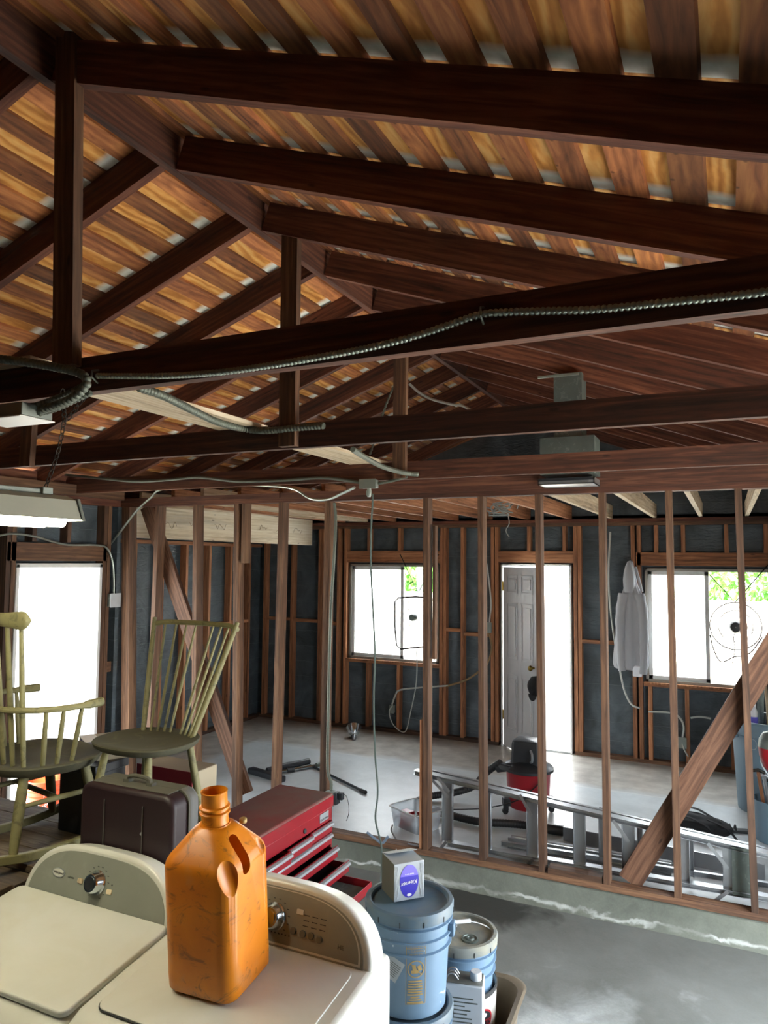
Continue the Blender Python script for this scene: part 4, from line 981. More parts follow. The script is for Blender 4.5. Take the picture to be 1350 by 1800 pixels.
# boxes on the table
p = at(160, 1292, 'Y', 2.75)
bx = thing('cardboard_box', 'white and purple printed box lid between the two chairs', 'box', (p.x+.20, 2.68, p.z-.03), R(-32)); bm = newbm(); add_box(bm, (-.22, -.10, 0), (.20, .10, .03)); obj('box_body', bm, 'beige_card', bx, bevel=.002, seg=1)
bm = newbm(); add_box(bm, (-.17, -.103, .004), (.20, -.1, .028)); add_box(bm, (-.05, -.102, .030), (.2, .02, .032)); obj('purple_print', bm, 'purple_card', bx)
bm = newbm(); add_box(bm, (-.21, -.103, .03), (-.05, -.03, .033)); obj('white_print', bm, 'white_card', bx)
bx = thing('cardboard_box', 'tan and red carton under the side chair seat, behind the case', 'box', (-2.50, 2.84, ZF)); bm = newbm(); add_box(bm, (-.12, -.08, 0), (.22, .1, 1.20)); obj('box_body', bm, 'beige_card', bx, bevel=.003, seg=1)
bm = newbm(); add_box(bm, (-.12, -.084, 1.14), (.22, -.08, 1.205)); obj('red_band', bm, 'red_card', bx)
q = at(112, 1330, 'Y', 2.5); q2 = at(155, 1420, 'Y', 2.5)
bx = thing('storage_box', 'matte black box on the table, left of the maroon case', 'box', ((q.x+q2.x)/2+.085, 2.52, TZ+.001)); bm = newbm(); add_box(bm, (-.11, -.09, 0), (.11, .09, .27)); obj('box_body', bm, 'black_plastic', bx, bevel=.004)
bm = newbm(); add_box(bm, (-.15, -.10, .27), (.12, .1, .31)); obj('box_lid', bm, 'black_plastic', bx, bevel=.004)
# ================================================================== BUCKETS
def pail(t, H, rt, rb, mat, lidmat=None, ribs=True, n=48, zrib=None):
    bm = newbm(); zr = H-.03
    pr = [(rb-.004, 0), (rb, .004), (rb+(rt-rb)*.55, H*.55)]
    if ribs:
        for z in (H-.125, H-.085, H-.045):
            r = rb+(rt-rb)*z/H; pr += [(r, z-.006), (r+.009, z-.004), (r+.009, z+.0), (r, z+.003)]
    pr += [(rt, H), (rt-.004, H)]
    if lidmat is None: pr += [(rt-.006, H-.01), (rb-.006, .01), (.002, .01)]
    add_lathe(bm, pr, n, cap0=True); obj('pail_body', bm, mat, t, smooth=True)
    if lidmat:
        bm = newbm(); add_lathe(bm, [(rt+.004, H-.030), (rt+.009, H-.030), (rt+.010, H-.002), (rt+.006, H+.006), (rt-.006, H+.008), (rt-.012, H+.004), (rt-.014, H-.006), (rt-.03, H-.009), (.002, H-.008)], n)
        l = obj('pail_lid', bm, lidmat, t, smooth=True); bm = newbm()
        for k in range(12):
            a = 2*math.pi*k/12+.2; add_box(bm, (rt+.0085, -.0012, H-.030), (rt+.0112, .0012, H-.012), Matrix.Rotation(a, 4, 'Z'))
        obj('tear_slots', bm, 'black_plastic', l)
def ear_handle(t, H, rt, ang, up=False):
    bm = newbm()
    for a in (ang, ang+math.pi): bm = newbm(); add_box(bm, (rt-.004, -.022, H-.105), (rt+.014, .022, H-.062), Matrix.Rotation(a, 4, 'Z')); obj('handle_ear', bm, 'pail_blue', t, bevel=.003)
    bm = newbm(); P = []
    for i in range(17):
        b = math.pi*i/16; rr = rt+.02
        if up: P.append(V((rr*math.cos(b), -.16*math.sin(b)*.95, H-.08+.11*math.sin(b))))
        else: P.append(V((rr*math.cos(b), -(rr+.004)*math.sin(b), H-.08-.05*math.sin(b))))
    m = Matrix.Rotation(ang, 4, 'Z'); add_tube(bm, [m @ p for p in P], .002, 6); h = obj('wire_handle', bm, 'silver_trim', t, smooth=True)
    p = m @ P[8]; d_ = (m @ P[9]-m @ P[7]).normalized(); bm = newbm(); add_tube(bm, [p-d_*.045, p+d_*.045], .008, 10); obj('grip', bm, 'cap_white', t, smooth=True)
BX, BY = -1.038, 2.437
for k, (z, lb_) in enumerate(((ZF+.001, 'lowest blue-grey bucket of the tall stack, on the floor'), (.176, 'blue-grey bucket second from top of the tall stack, next to the washing machine'), (.522, 'top blue-grey bucket with gold print and grey sticker, tissue box on lid'))):
    t = thing('bucket', lb_, 'bucket', (BX, BY, z), group='blue-grey buckets with lids'); H = .338 if k else .325
    pail(t, H, .147, .128, 'pail_blue', 'lid_blue')
    if k == 2:
        ear_handle(t, H, .147, R(-168))
        r_ = lambda z: .128+.019*z/H+.0008
        def patch(bm, a, zc, lift=0):
            for v in bm.verts:
                z = zc+v.co.y; aa = a+v.co.x/r_(z); rr = r_(z)+v.co.z+lift; v.co = V((rr*math.cos(aa), rr*math.sin(aa), z))
        def subdiv_rect(bm, w, h, nx=10, ny=10, rot=0, c=(0, 0)):
            g = [[bm.verts.new(Matrix.Rotation(rot, 3, 'Z') @ V((-w/2+w*i/nx, -h/2+h*j/ny, 0))+V((c[0], c[1], 0))) for j in range(ny+1)] for i in range(nx+1)]
            for i in range(nx):
                for j in range(ny): bm.faces.new((g[i][j], g[i+1][j], g[i+1][j+1], g[i][j+1]))
        bm = newbm(); subdiv_rect(bm, .058, .075, rot=R(-28)); patch(bm, R(-90), .165); obj('side_sticker', bm, 'sticker_grey', t)
        bm = newbm()
        for i in range(7): subdiv_rect(bm, .04, .0022, 8, 1, R(-28), (.004*i-.012, -.02+.0*i+.006*i-.0))
        patch(bm, R(-90), .165, .0006); obj('sticker_print', bm, 'ink_grey', t)
        A0 = R(-57)
        bm = newbm()
        for x in (-.033, .033): subdiv_rect(bm, .0018, .20, 1, 12, 0, (x, 0))
        for y in (.1, -.1, .083, .051): subdiv_rect(bm, .067, .002, 10, 1, 0, (0, y))
        for i in range(9): subdiv_rect(bm, random.uniform(.03, .055), .005, 8, 1, 0, (-.002, -.025-.0088*i))
        for i in range(24):   # ring
            a1, a2 = 2*math.pi*i/24, 2*math.pi*(i+1)/24; vs = [bm.verts.new(V((r*math.cos(a), .015+r*math.sin(a), 0))) for r, a in ((.029, a1), (.029, a2), (.0255, a2), (.0255, a1))]; bm.faces.new(vs)
        subdiv_rect(bm, .055, .003, 8, 1, R(-45), (0, .015)); subdiv_rect(bm, .012, .022, 3, 4, R(10), (-.006, .018)); subdiv_rect(bm, .024, .010, 4, 3, R(0), (-.004, .006)); subdiv_rect(bm, .012, .018, 3, 3, R(20), (.012, .018))
        patch(bm, A0, .155, .0004); obj('gold_warning_print', bm, 'gold_print', t)
        for s_, yy, sz in (('WARNING', .091, .0125), ('A CLEANING', .074, .0095), ('PRODUCT', .062, .0095)):
            bm = text_bm(s_, sz, .0001); bmesh.ops.triangulate(bm, faces=bm.faces); bm.transform(Matrix.Translation((0, yy, 0))); patch(bm, A0, .155, .0006); obj('gold_lettering', bm, 'gold_print', t)
# short stack : blue pail nested in a white paint pail, standing in a tan tub
SX, SY = -1.015, 2.905
t = thing('paint_pail', 'white paint pail with red label, holding the shorter blue bucket', 'bucket', (SX, SY, ZF+.02)); pail(t, .50, .150, .130, 'pail_white', None, ribs=False)
r2 = lambda z: .130+.020*z/.50+.0008
def patch2(bm, a, zc, lift=0):
    for v in bm.verts:
        z = zc+v.co.y; aa = a+v.co.x/r2(z); rr = r2(z)+v.co.z+lift; v.co = V((rr*math.cos(aa), rr*math.sin(aa), z))
AL = R(-36)
bm = newbm(); vs = [];
def fan(bm, a, b, n=28, sx=1, seg=4):
    prev = None
    for k in range(seg, -1, -1):
        ring = [bm.verts.new((a*k/seg*math.cos(2*math.pi*i/n), b*k/seg*math.sin(2*math.pi*i/n), 0)) for i in range(n)] if k else [bm.verts.new((0, 0, 0))]
        if prev:
            for i in range(n):
                if k: bm.faces.new((prev[i], prev[(i+1) % n], ring[(i+1) % n], ring[i]))
                else: bm.faces.new((prev[i], prev[(i+1) % n], ring[0]))
        prev = ring
fan(bm, .062, .045); patch2(bm, AL, .405); obj('label_oval', bm, 'ink_red', t)
bm = newbm(); fan(bm, .055, .038); patch2(bm, AL, .405, .0004); obj('label_field', bm, 'ink_dark', t)
for s_, yy, sz, mt in (('PAINTS', -.012, .034, 'ink_red'), ('SHIELD', -.085, .02, 'ink_dark'), ('exterior paint', -.112, .011, 'ink_grey')):
    bm = text_bm(s_, sz, .0002); bmesh.ops.triangulate(bm, faces=bm.faces); bm.transform(Matrix.Translation((0, yy, 0))); patch2(bm, AL, .405, .001); obj('label_lettering', bm, mt, t)
bm = newbm(); fan(bm, .03, .012); patch2(bm, AL, .424, .0008); obj('label_emblem', bm, 'ink_white', t)
bm = newbm(); n = 48; add_lathe(bm, [(.1515, .486), (.1525, .488), (.1525, .503), (.149, .505)], 48); obj('label_band', bm, 'ink_dark', t)
t = thing('bucket', 'shorter blue bucket with dusty lid, standing in the white paint pail', 'bucket', (SX, SY, .205)); H = .342; pail(t, H, .145, .122, 'pail_blue', 'dusty_lid'); 
bm = newbm(); P = []
for i in range(17): b = math.pi*i/16; P.append(V((.160*math.cos(b), .03-.0*b, H-.07+.115*math.sin(b))))
P = [V((p.x, -.10*math.sin(math.pi*i/16)*.2, p.z)) for i, p in enumerate(P)]
m = Matrix.Rotation(R(38), 4, 'Z'); add_tube(bm, [m @ p for p in P], .002, 6); obj('wire_handle', bm, 'silver_trim', t, smooth=True)
p_ = (m @ P[8]); d_ = (m @ P[9]-m @ P[7]).normalized(); bm = newbm(); add_tube(bm, [p_-d_*.04, p_+d_*.04], .008, 10); obj('grip', bm, 'cap_white', t, smooth=True)
bm = newbm(); add_lathe(bm, [(.035, H-.009), (.034, H-.003), (.028, H-.002), (.026, H-.006), (.018, H-.006), (.016, H+.0), (.010, H), (.008, H-.005), (.001, H-.005)], 24, Matrix.Translation((.055, -.03, 0))); obj('spout_cap', bm, 'galvanized', t, smooth=True)
tt = thing('plastic_tub', 'tan plastic tub at the lower right of the buckets, holding pail and can', 'tub', (-.985, 2.862, ZF), R(3)); bm = newbm(); rings = []
for z, gx, mm in ((0, -.035, 0), (.02, -.03, 0), (.44, 0, 0), (.445, .02, 0), (.46, .025, 0), (.465, .015, 0), (.458, -.005, 0), (.03, -.038, 0)): rings.append([V((x, y, z)) for x, y in rrect(.195+gx, .225+gx, .09, 8)])
add_loft(bm, rings); obj('tub_shell', bm, 'tan_plastic', tt, smooth=True)
cn = thing('metal_can', 'flat white solvent can with white cap, leaning by the paint pail', 'can', (-.925, 2.70, .22), R(14)); bm = newbm(); add_box(bm, (-.075, -.045, 0), (.075, .045, .265)); obj('can_body', bm, 'can_white', cn, bevel=.006)
bm = newbm(); add_box(bm, (-.072, -.042, .265), (.072, .042, .268)); obj('can_top', bm, 'can_top', cn, bevel=.001, seg=1)
bm = newbm(); add_lathe(bm, [(.021, .268), (.021, .292), (.019, .296), (.001, .296)], 24, Matrix.Translation((.045, .0, 0))); obj('can_cap', bm, 'cap_white', cn, smooth=True)
bm = newbm()
for y in (-.02, 0, .02): add_tube(bm, smoothpts([(-.065, y, .268), (-.055, y, .285), (-.035, y, .287), (-.02, y, .268)], 4), .003, 6)
obj('can_handle', bm, 'aluminium', cn, smooth=True)
bm = newbm()
for i in range(10): add_box(bm, (-.065, -.0462, .215-i*.014), (.03+random.uniform(-.03, .03), -.0453, .219-i*.014))
obj('label_print', bm, 'ink_grey', cn)
bm = newbm()
for k in range(5):
    P = [V((.050*math.cos(2*math.pi*i/24), .032*math.sin(2*math.pi*i/24), .03+k*.068)) for i in range(24)]; add_tube(bm, P, .034, 10, closed=True)
o = obj('coiled_hose', bm, 'black_rubber', smooth=True, loc=(-.915, 2.695, ZF+.035)); tag(o, 'black coiled hose in the tan tub under the white can', 'hose')
# tissue box
kb = thing('tissue_box', 'upside-down silver tissue box with purple oval, on the tallest bucket stack', 'tissue box', (-1.075, 2.462, .8605), R(47)); s_ = .0575; HH = .128
bm = newbm(); add_box(bm, (-s_, -s_, 0), (s_, s_, HH)); obj('carton', bm, 'sticker_grey', kb, bevel=.0015, seg=1)
bm = newbm(); add_box(bm, (-s_-.0006, -s_+.001, .001), (-s_, s_-.001, HH-.001)); obj('dirty_side', bm, 'case_dusty', kb)
bm = newbm(); add_prism(bm, [(-s_, 0), (s_, 0), (s_, .058), (-s_, .058)], 0, .001, frame_mat((0, s_, HH), (1, 0, 0), (0, -.96, .26))); obj('open_flap', bm, 'sticker_grey', kb)
bm = newbm(); bm2 = []
fm = frame_mat((0, -s_-.0008, HH/2), (1, 0, 0), (0, 0, 1))
b1 = newbm(); fan(b1, .036, .056, 36); b1.transform(fm); ov = obj('purple_oval', b1, 'ink_purple', kb)
b1 = newbm(); vs = [b1.verts.new((.036*math.cos(a*math.pi/20), .056*math.sin(a*math.pi/20), .0004)) for a in range(2, 19)]; b1.faces.new(vs); b1.transform(fm); obj('violet_top', b1, 'ink_violet', ov)
ftx = fm @ Matrix.Translation((0, -.006, .0009)) @ Matrix.Rotation(math.pi, 4, 'Z'); text('brand_lettering', 'Kleenex', .019, 'ink_white', ov, ftx @ Matrix.Rotation(R(6), 4, 'Z'), shear=.25)
text('small_lettering', 'facial tissue', .0075, 'ink_white', ov, fm @ Matrix.Translation((0, .024, .0009)) @ Matrix.Rotation(math.pi, 4, 'Z'))
b1 = newbm(); fan(b1, .009, .005, 16); b1.transform(fm @ Matrix.Translation((0, -.046, .0009))); obj('white_dot', b1, 'ink_white', ov)
bm = newbm()
for j in range(9):
    for sgn in (-1, 1):
        P = [fm @ V((sgn*(.040+.003*math.sin(i*.8+j)+j*.0018), -.055+i*.011, .0003)) for i in range(11)]; add_tube(bm, P, .00035, 4)
obj('wave_print', bm, 'cap_white', kb)
# little wires and screws on the sill
cable('wire_scrap', [dp(645, 1468, 4.80)+V((0, 0, .02)), dp(660, 1480, 4.80)+V((0, 0, .02)), dp(672, 1487, 4.80)+V((0, 0, .02)), dp(682, 1478, 4.80)+V((0, 0, .03))], .009, 'kerchief', 'stripped blue-white cable end lying on the bottom plate', 'wire')
cable('wire_scrap', [dp(690, 1450, 5.1), dp(688, 1460, 5.05), dp(697, 1477, 4.95), dp(699, 1488, 4.86), dp(693, 1500, 4.80)], .006, 'rope_grey', 'thin wire draped over the bottom plate beside the clear bin', 'wire')
cable('screw', [at(717, 1483, 'Z', .046), at(737, 1487, 'Z', .046)], .006, 'silver_trim', 'long screw lying on the bottom plate left of the first stud', 'screw')
# ================================================================== BACK ROOM THINGS
def shopvac():
    t = thing('shop_vacuum', 'red wet-dry vacuum with black motor head, by the open door', 'vacuum', (-1.505, 6.0, 0))
    bm = newbm(); add_lathe(bm, [(.12, .055), (.155, .06), (.165, .10), (.18, .34), (.188, .352), (.18, .36), (.01, .36)], 40, cap0=True); obj('drum', bm, 'vac_red', t, smooth=True)
    bm = newbm(); add_lathe(bm, [(.185, .345), (.205, .352), (.205, .372), (.19, .39), (.165, .405), (.12, .43), (.01, .43)], 32); h = obj('lid', bm, 'black_plastic', t, smooth=True)
    bm = newbm(); add_loft(bm, [[V((x*s1, y*s1, z)) for x, y in rrect(.12, .11, .03, 4)] for z, s1 in ((.40, 1.05), (.46, 1.0), (.56, .97), (.585, .92), (.592, .8))]); obj('motor_head', bm, 'black_plastic', h, smooth=True)
    bm = newbm(); add_tube(bm, smoothpts([(.05, -.12, .44), (.07, -.155, .46), (.07, -.155, .51), (.05, -.12, .53)], 4), .010, 8); obj('carry_handle', bm, 'silver_trim', h, smooth=True)
    bm = newbm(); add_box(bm, (-.16, -.20, .35), (-.03, -.13, .40), Matrix.Rotation(R(-25), 4, 'Z')); obj('latch', bm, 'black_plastic', h, bevel=.01)
    bm = newbm(); add_tube(bm, [(-.10, -.10, .385), (-.235, -.09, .35)], .034, 14); obj('hose_inlet', bm, 'black_plastic', h, smooth=True)
    for k in range(4):
        a = R(45+90*k-12); bm = newbm(); m = Matrix.Rotation(a, 4, 'Z'); add_box(bm, (.13, -.035, .07), (.215, .035, .13), m); add_box(bm, (.17, -.02, .03), (.21, .02, .08), m)
        c = obj('caster_foot', bm, 'black_plastic', t, bevel=.008); bm = newbm(); add_lathe(bm, [(.001, -.011), (.024, -.011), (.024, .011), (.001, .011)], 16, m @ frame_mat((.195, 0, .0245), (1, 0, 0), (0, 0, 1))); obj('wheel', bm, 'black_rubber', c)
    bm = newbm(); add_tube(bm, smoothpts([(.15, -.13, .33), (.08, -.185, .25), (-.06, -.18, .14), (-.3, -.22, .06), (-.62, -.26, .012)], 6), .005, 6); obj('power_cord', bm, 'black_rubber', t, smooth=True)
shopvac()
P = [at(880, 1340, 'Y', 5.9), at(855, 1358, 'Y', 5.95), at(832, 1382, 'Z', .12), at(798, 1393, 'Z', .07), at(760, 1399, 'Z', .04), at(735, 1408, 'Z', .036), at(738, 1420, 'Z', .036), at(762, 1426, 'Z', .036), at(796, 1434, 'Z', .036), at(841, 1444, 'Z', .036), at(900, 1448, 'Z', .036), at(950, 1454, 'Z', .036), at(974, 1458, 'Z', .036)]
bm = newbm(); flex_tube(bm, P, .030, .022, .08, 12); t = tag(obj('vacuum_hose', bm, 'black_rubber', smooth=True), 'black corrugated vacuum hose looping over the slab from the red vacuum', 'hose')
bm = newbm(); d_ = (P[-1]-P[-3]).normalized(); add_tube(bm, [P[-1]-d_*.05, P[-1]+d_*.07], .036, 14); obj('hose_cuff', bm, 'black_plastic', t, smooth=True)
# step ladder on its side
ld = thing('step_ladder', 'aluminium step ladder lying on its side behind the stud wall', 'ladder', (-1.0, 5.0, 0))
def LP(px, py, Y=4.985): return at(px, py, 'Y', Y)-V((-1.0, 5.0, 0))
a, b = LP(728, 1352), LP(1440, 1518); L0, L1 = LP(790, 1500), LP(1440, 1620)
def rail(a, b, y, name='rail', w=.028, h=.055, lit=0):
    a = V((a.x, y, a.z)); b = V((b.x, y, b.z)); d = (b-a).normalized(); up = V((0, 1, 0)).cross(d)*-1
    if up.z < 0: up = -up
    m = frame_mat(a, d, up); L = (b-a).length; bm = newbm()
    zt_ = h/2
    add_box(bm, (0, -h/2, -w/2), (L, -h/2+.003, w/2), m); add_box(bm, (0, h/2-.003, -w/2), (L, h/2, w/2), m); add_box(bm, (0, -h/2, -.0015), (L, h/2, .0015), m)
    return obj(name, bm, 'aluminium', ld, bevel=.001, seg=1)
TL, TR = V((a.x, 0, a.z-.02)), V((b.x, 0, b.z-.02)); BL, BR = V((L0.x-.02, 0, .045)), V((b.x, 0, .075))
rail(TL, TR, .0, 'front_rail', .07, .03); rail(BL, BR, .0, 'front_rail', .06, .03)
rail(TL+V((.08, 0, -.03)), TR+V((0, 0, -.03)), .15, 'rear_rail', .03, .03); rail(BL+V((.35, 0, .01)), BR+V((0, 0, .02)), .15, 'rear_rail', .03, .03)
def topz(x): return TL.z+(TR.z-TL.z)*(x-TL.x)/(TR.x-TL.x)
def step(pt, pb, w=.075, y=0, name='step'):
    x0 = LP(pt, 1400).x; x1 = LP(pb, 1500).x; p0 = V((x0, y, topz(x0)-.01)); p1 = V((x1, y, .05)); d = (p0-p1).normalized(); m = frame_mat(p1, V((1, 0, 0)), d)
    bm = newbm(); L = (p0-p1).length; add_box(bm, (-w/2, 0, -.02), (w/2, L, -.017), m)
    for s1 in (-1, 1): add_box(bm, (s1*w/2-.0015, 0, -.02), (s1*w/2+.0015, L, .012), m)
    o = obj(name, bm, 'aluminium', ld, bevel=.001, seg=1); bm = newbm()
    for q in (.04, .10, L-.10, L-.04): add_lathe(bm, [(.006, 0), (.004, .004)], 8, m @ Matrix.Translation((0, q, -.021)) @ Matrix.Rotation(math.pi, 4, 'X'), cap1=True)
    obj('rivets', bm, 'silver_trim', o); return x0, x1
for pt, pb in ((793, 785), (862, 856), (940, 935), (1024, 1018), (1113, 1104), (1206, 1200), (1288, 1282), (1372, 1366)): step(pt, pb, .075 if pt != 862 else .05)
for pt, pb in ((1042, 1050), (1128, 1120), (1222, 1212)): step(pt, pb, .03, .15, 'rear_bar')
def bracing(p, q, y=-.035):
    a = LP(*p); b = LP(*q); a.y = b.y = y; bm = newbm(); d = (b-a).normalized(); m = frame_mat(a, d, V((0, 0, 1))); add_box(bm, (0, -.010, -.0015), ((b-a).length, .010, .0015), m); obj('brace_strap', bm, 'aluminium', ld)
for p, q in (((757, 1365), (790, 1400)), ((770, 1365), (792, 1390)), ((915, 1395), (935, 1432)), ((1078, 1440), (1106, 1478)), ((1244, 1480), (1280, 1525)), ((768, 1500), (786, 1478)), ((1255, 1582), (1280, 1565)), ((920, 1530), (938, 1508))): bracing(p, q)
bm = newbm(); a1 = LP(1286, 1500); add_box(bm, (a1.x, -.02, .06), (a1.x+.10, -.012, .34)); obj('top_cap', bm, 'galvanized', ld)
# gutter channels on the slab
def channel(p, q, label, h=.07, w=.10):
    a, b = at(*p, 'Z', 0.0), at(*q, 'Z', 0.0); d = (b-a).normalized(); m = frame_mat(a, d, d.cross(V((0, 0, 1)))*-1); L = (b-a).length
    bm = newbm(); y = 1
    prof = [(0, 0), (0, h), (.012, h), (.012, h-.004), (.004, h-.004), (.004, .004), (w*.6, .004), (w*.75, h*.35), (w*.85, h*.75), (w, h*.8), (w, h*.74), (w*.9, h*.7), (w*.8, h*.3), (w*.62, 0)]
    mm = Matrix((d.cross(V((0, 0, 1))).normalized()*-1, V((0, 0, 1)), d)).transposed().to_4x4(); mm.translation = a
    add_prism(bm, prof, 0, L, mm); return tag(obj('metal_channel', bm, 'aluminium'), label, 'metal channel')
channel((893, 1490), (1180, 1538), 'bent aluminium channel on the slab behind the lower right studs')
channel((990, 1478), (1345, 1548), 'second long aluminium channel, farther right behind the diagonal brace', .10, .06)
bm = newbm(); a, b = at(1120, 1560, 'Z', .02), at(1345, 1606, 'Z', .02); add_tube(bm, [a, b], .012, 10); tag(obj('metal_pipe', bm, 'aluminium', smooth=True), 'thin bright metal tube on the slab right of the diagonal brace', 'pipe')
# clear bin
cb = thing('clear_bin', 'shallow clear plastic bin with red cartons, behind the first stud', 'bin', (-2.21, 5.31, 0.002), R(-25)); bm = newbm(); rings = []
for z, g in ((0, 0), (.004, .002), (.135, .018), (.14, .028), (.145, .028), (.146, .02), (.006, .0)): rings.append([V((x, y, z)) for x, y in rrect(.145+g, .115+g, .03, 5)])
add_loft(bm, rings, True, False); obj('bin_shell', bm, 'clear_plastic', cb, smooth=True)
bm = newbm(); P = [V((x, y, .143)) for x, y in rrect(.171, .141, .035, 5)]; add_tube(bm, P, .005, 6, closed=True); obj('bin_rim', bm, 'cap_white', cb, smooth=True)
for k, (x, y, rr_) in enumerate(((-.055, -.04, .1), (.03, .055, -.1))):
    t = thing('red_carton', ('red carton at the front of the clear bin', 'red carton at the back of the clear bin')[k], 'carton', cb.matrix_world @ V((0, 0, 0)) if False else (Matrix.Translation(cb.location) @ Matrix.Rotation(R(-25), 4, 'Z')) @ V((x, y, .008)), R(-25)+rr_)
    bm = newbm(); add_box(bm, (-.045, -.035, 0), (.045, .035, .105-k*.01)); obj('carton_body', bm, 'red_plastic', t, bevel=.004); bm = newbm(); add_box(bm, (-.046, -.036, .075-k*.01), (.046, .036, .082-k*.01)); obj('white_stripe', bm, 'white_card', t)
# floor nozzle, wand, lamp shade
nz = thing('floor_nozzle', 'black vacuum floor nozzle with chrome wand lying on the slab', 'nozzle', at(478, 1362, 'Z', 0))
o_ = at(478, 1362, 'Z', 0)
def nzp(x, y, z): return at(x, y, 'Z', z)-o_
bm = newbm(); a, b = nzp(446, 1355, .03), nzp(490, 1368, .03); d = (b-a).normalized(); m = frame_mat(a, d, V((0, 0, 1))); add_loft(bm, [[m @ V((x, y, z)) for y, z in rrect(.028, .04, .015, 4)] for x in (-.04, (b-a).length+.05)]); obj('nozzle_head', bm, 'black_plastic', nz, smooth=True)
bm = newbm(); add_tube(bm, [nzp(470, 1355, .05), nzp(500, 1347, .055), nzp(530, 1341, .05), nzp(543, 1338, .05)], [.03, .032, .03, .03], 14); obj('nozzle_neck', bm, 'black_plastic', nz, smooth=True)
bm = newbm(); add_tube(bm, [nzp(495, 1356, .02), nzp(560, 1345, .02)], .016, 12); obj('wand_tube', bm, 'chrome', nz, smooth=True)
bm = newbm(); add_tube(bm, [nzp(505, 1352, .03), nzp(517, 1351, .03)], .032, 12); obj('locking_collar', bm, 'black_plastic', nz, smooth=True)
o = cable('black_wand', [at(545, 1345, 'Z', .015), at(643, 1393, 'Z', .015)], .012, 'black_plastic', 'thin black wand lying alone on the slab below the left window', 'wand')
bm = newbm(); add_tube(bm, [at(634, 1389, 'Z', .015), at(643, 1393, 'Z', .015)], .017, 10); obj('wand_tip', bm, 'black_rubber', o, smooth=True)
o = cable('hose_end', [at(556, 1345, 'Z', .03), at(578, 1340, 'Z', .03)], .022, 'dull_conduit', 'short grey hose end on the slab behind the conduit stud', 'hose')
sh = thing('lamp_shade', 'small silver clamp lamp shade lying on the floor by the rear wall', 'lamp shade', at(622, 1298, 'Z', 0.0)+V((0, 0, .075)))
m = Matrix.Rotation(R(28), 4, 'Z') @ Matrix.Rotation(R(128), 4, 'X')
bm = newbm(); add_lathe(bm, [(.088, -.06), (.085, -.055), (.06, .01), (.03, .05), (.024, .052), (.024, .062), (.022, .05), (.056, .01), (.082, -.055)], 28, m); obj('reflector', bm, 'chrome', sh, smooth=True)
bm = newbm(); add_lathe(bm, [(.02, .05), (.022, .10), (.015, .12)], 16, m, cap1=True); obj('socket', bm, 'silver_trim', sh, smooth=True)
# hanging hoodie
def hoodie():
    t = thing('grey_hoodie', 'light grey hoodie hanging by its hood from the rear wall studs', 'hoodie', (-.90, 7.90, .94))
    secs = [(1.13, .018, .016, 0), (1.10, .03, .025, -.005), (1.03, .045, .035, -.01), (.95, .055, .04, -.005), (.88, .06, .045, .0), (.80, .09, .055, .005), (.72, .12, .06, .01), (.55, .135, .065, .0), (.35, .15, .07, -.005), (.15, .165, .07, -.01), (.06, .165, .065, -.012), (.04, .155, .058, -.012), (.0, .15, .05, -.012)]
    bm = newbm(); rings = []; N = 60
    for z, a, b, cx_ in secs:
        ring = []
        for i in range(N):
            q = 2*math.pi*i/N; f = 1+.10*math.sin(q*7+z*2)*min(1, (1.15-z)*2)+.05*math.sin(q*13+1+z*5); ring.append(V((cx_+a*f*math.cos(q), b*f*math.sin(q), z)))
        rings.append(ring)
    add_loft(bm, rings[::-1]); obj('torso', bm, 'cloth_grey', t, smooth=True, sub=1)
    for s1, xs in ((-1, -.085), (1, .10)):
        bm = newbm(); P = smoothpts([(xs*.8, -.03, .78), (xs*1.15, -.055, .6), (xs*1.25, -.06, .35), (xs*1.2, -.055, .12), (xs*1.1, -.05, .0 if s1 < 0 else -.02)], 6)
        add_tube(bm, P, [.055*(1-.35*i/len(P))*(1+.06*math.sin(i*1.7)) for i in range(len(P))], 14)
        for v in bm.verts: v.co.y = -.05+(v.co.y+.05)*.6
        obj('sleeve', bm, 'cloth_grey', t, smooth=True)
    bm = newbm(); add_loft(bm, [[V((-.015+.050*math.cos(q)*s1, -.03+.035*math.sin(q)*s1, z)) for q in [2*math.pi*i/24 for i in range(24)]] for z, s1 in ((.80, .9), (.86, 1.15), (.93, 1.2), (1.0, 1.05), (1.07, .7), (1.12, .25))]); obj('hood', bm, 'cloth_grey', t, smooth=True)
    bm = newbm(); add_tube(bm, smoothpts([(.06, -.05, 1.05), (.085, -.06, .95), (.10, -.06, .86), (.11, -.05, .82)], 5), [.016]*16, 8) if False else add_tube(bm, smoothpts([(.05, -.05, 1.06), (.08, -.06, .95), (.10, -.06, .86), (.11, -.05, .81)], 5), .014, 8); obj('hood_edge', bm, 'cloth_grey', t, smooth=True)
    bm = newbm(); add_box(bm, (.01, -.06, -.05), (.10, -.03, .06)); obj('pocket_lining', bm, 'ink_white', t, bevel=.01)
hoodie()
hp = at(938, 1205, 'Y', 7.45)
ht = thing('baseball_hat', 'black cap hanging from the knob of the open white door', 'hat', hp); bm = newbm()
add_lathe(bm, [(.001, .055), (.04, .05), (.075, .02), (.085, -.03), (.088, -.05)], 20, Matrix.Rotation(R(-46), 4, 'Z') @ Matrix.Rotation(R(80), 4, 'X') @ Matrix.Diagonal((1, 1.2, 1, 1))); obj('crown', bm, 'black_cloth', ht, smooth=True)
bm = newbm(); add_prism(bm, [(.07*math.cos(a), -.09-.07*math.sin(a)*.9) for a in [math.pi*i/12 for i in range(13)]], -.004, .004, Matrix.Rotation(R(-46), 4, 'Z') @ Matrix.Translation((.01, -.02, 0)) @ Matrix.Rotation(R(88), 4, 'X')); obj('visor', bm, 'black_cloth', ht, smooth=True)
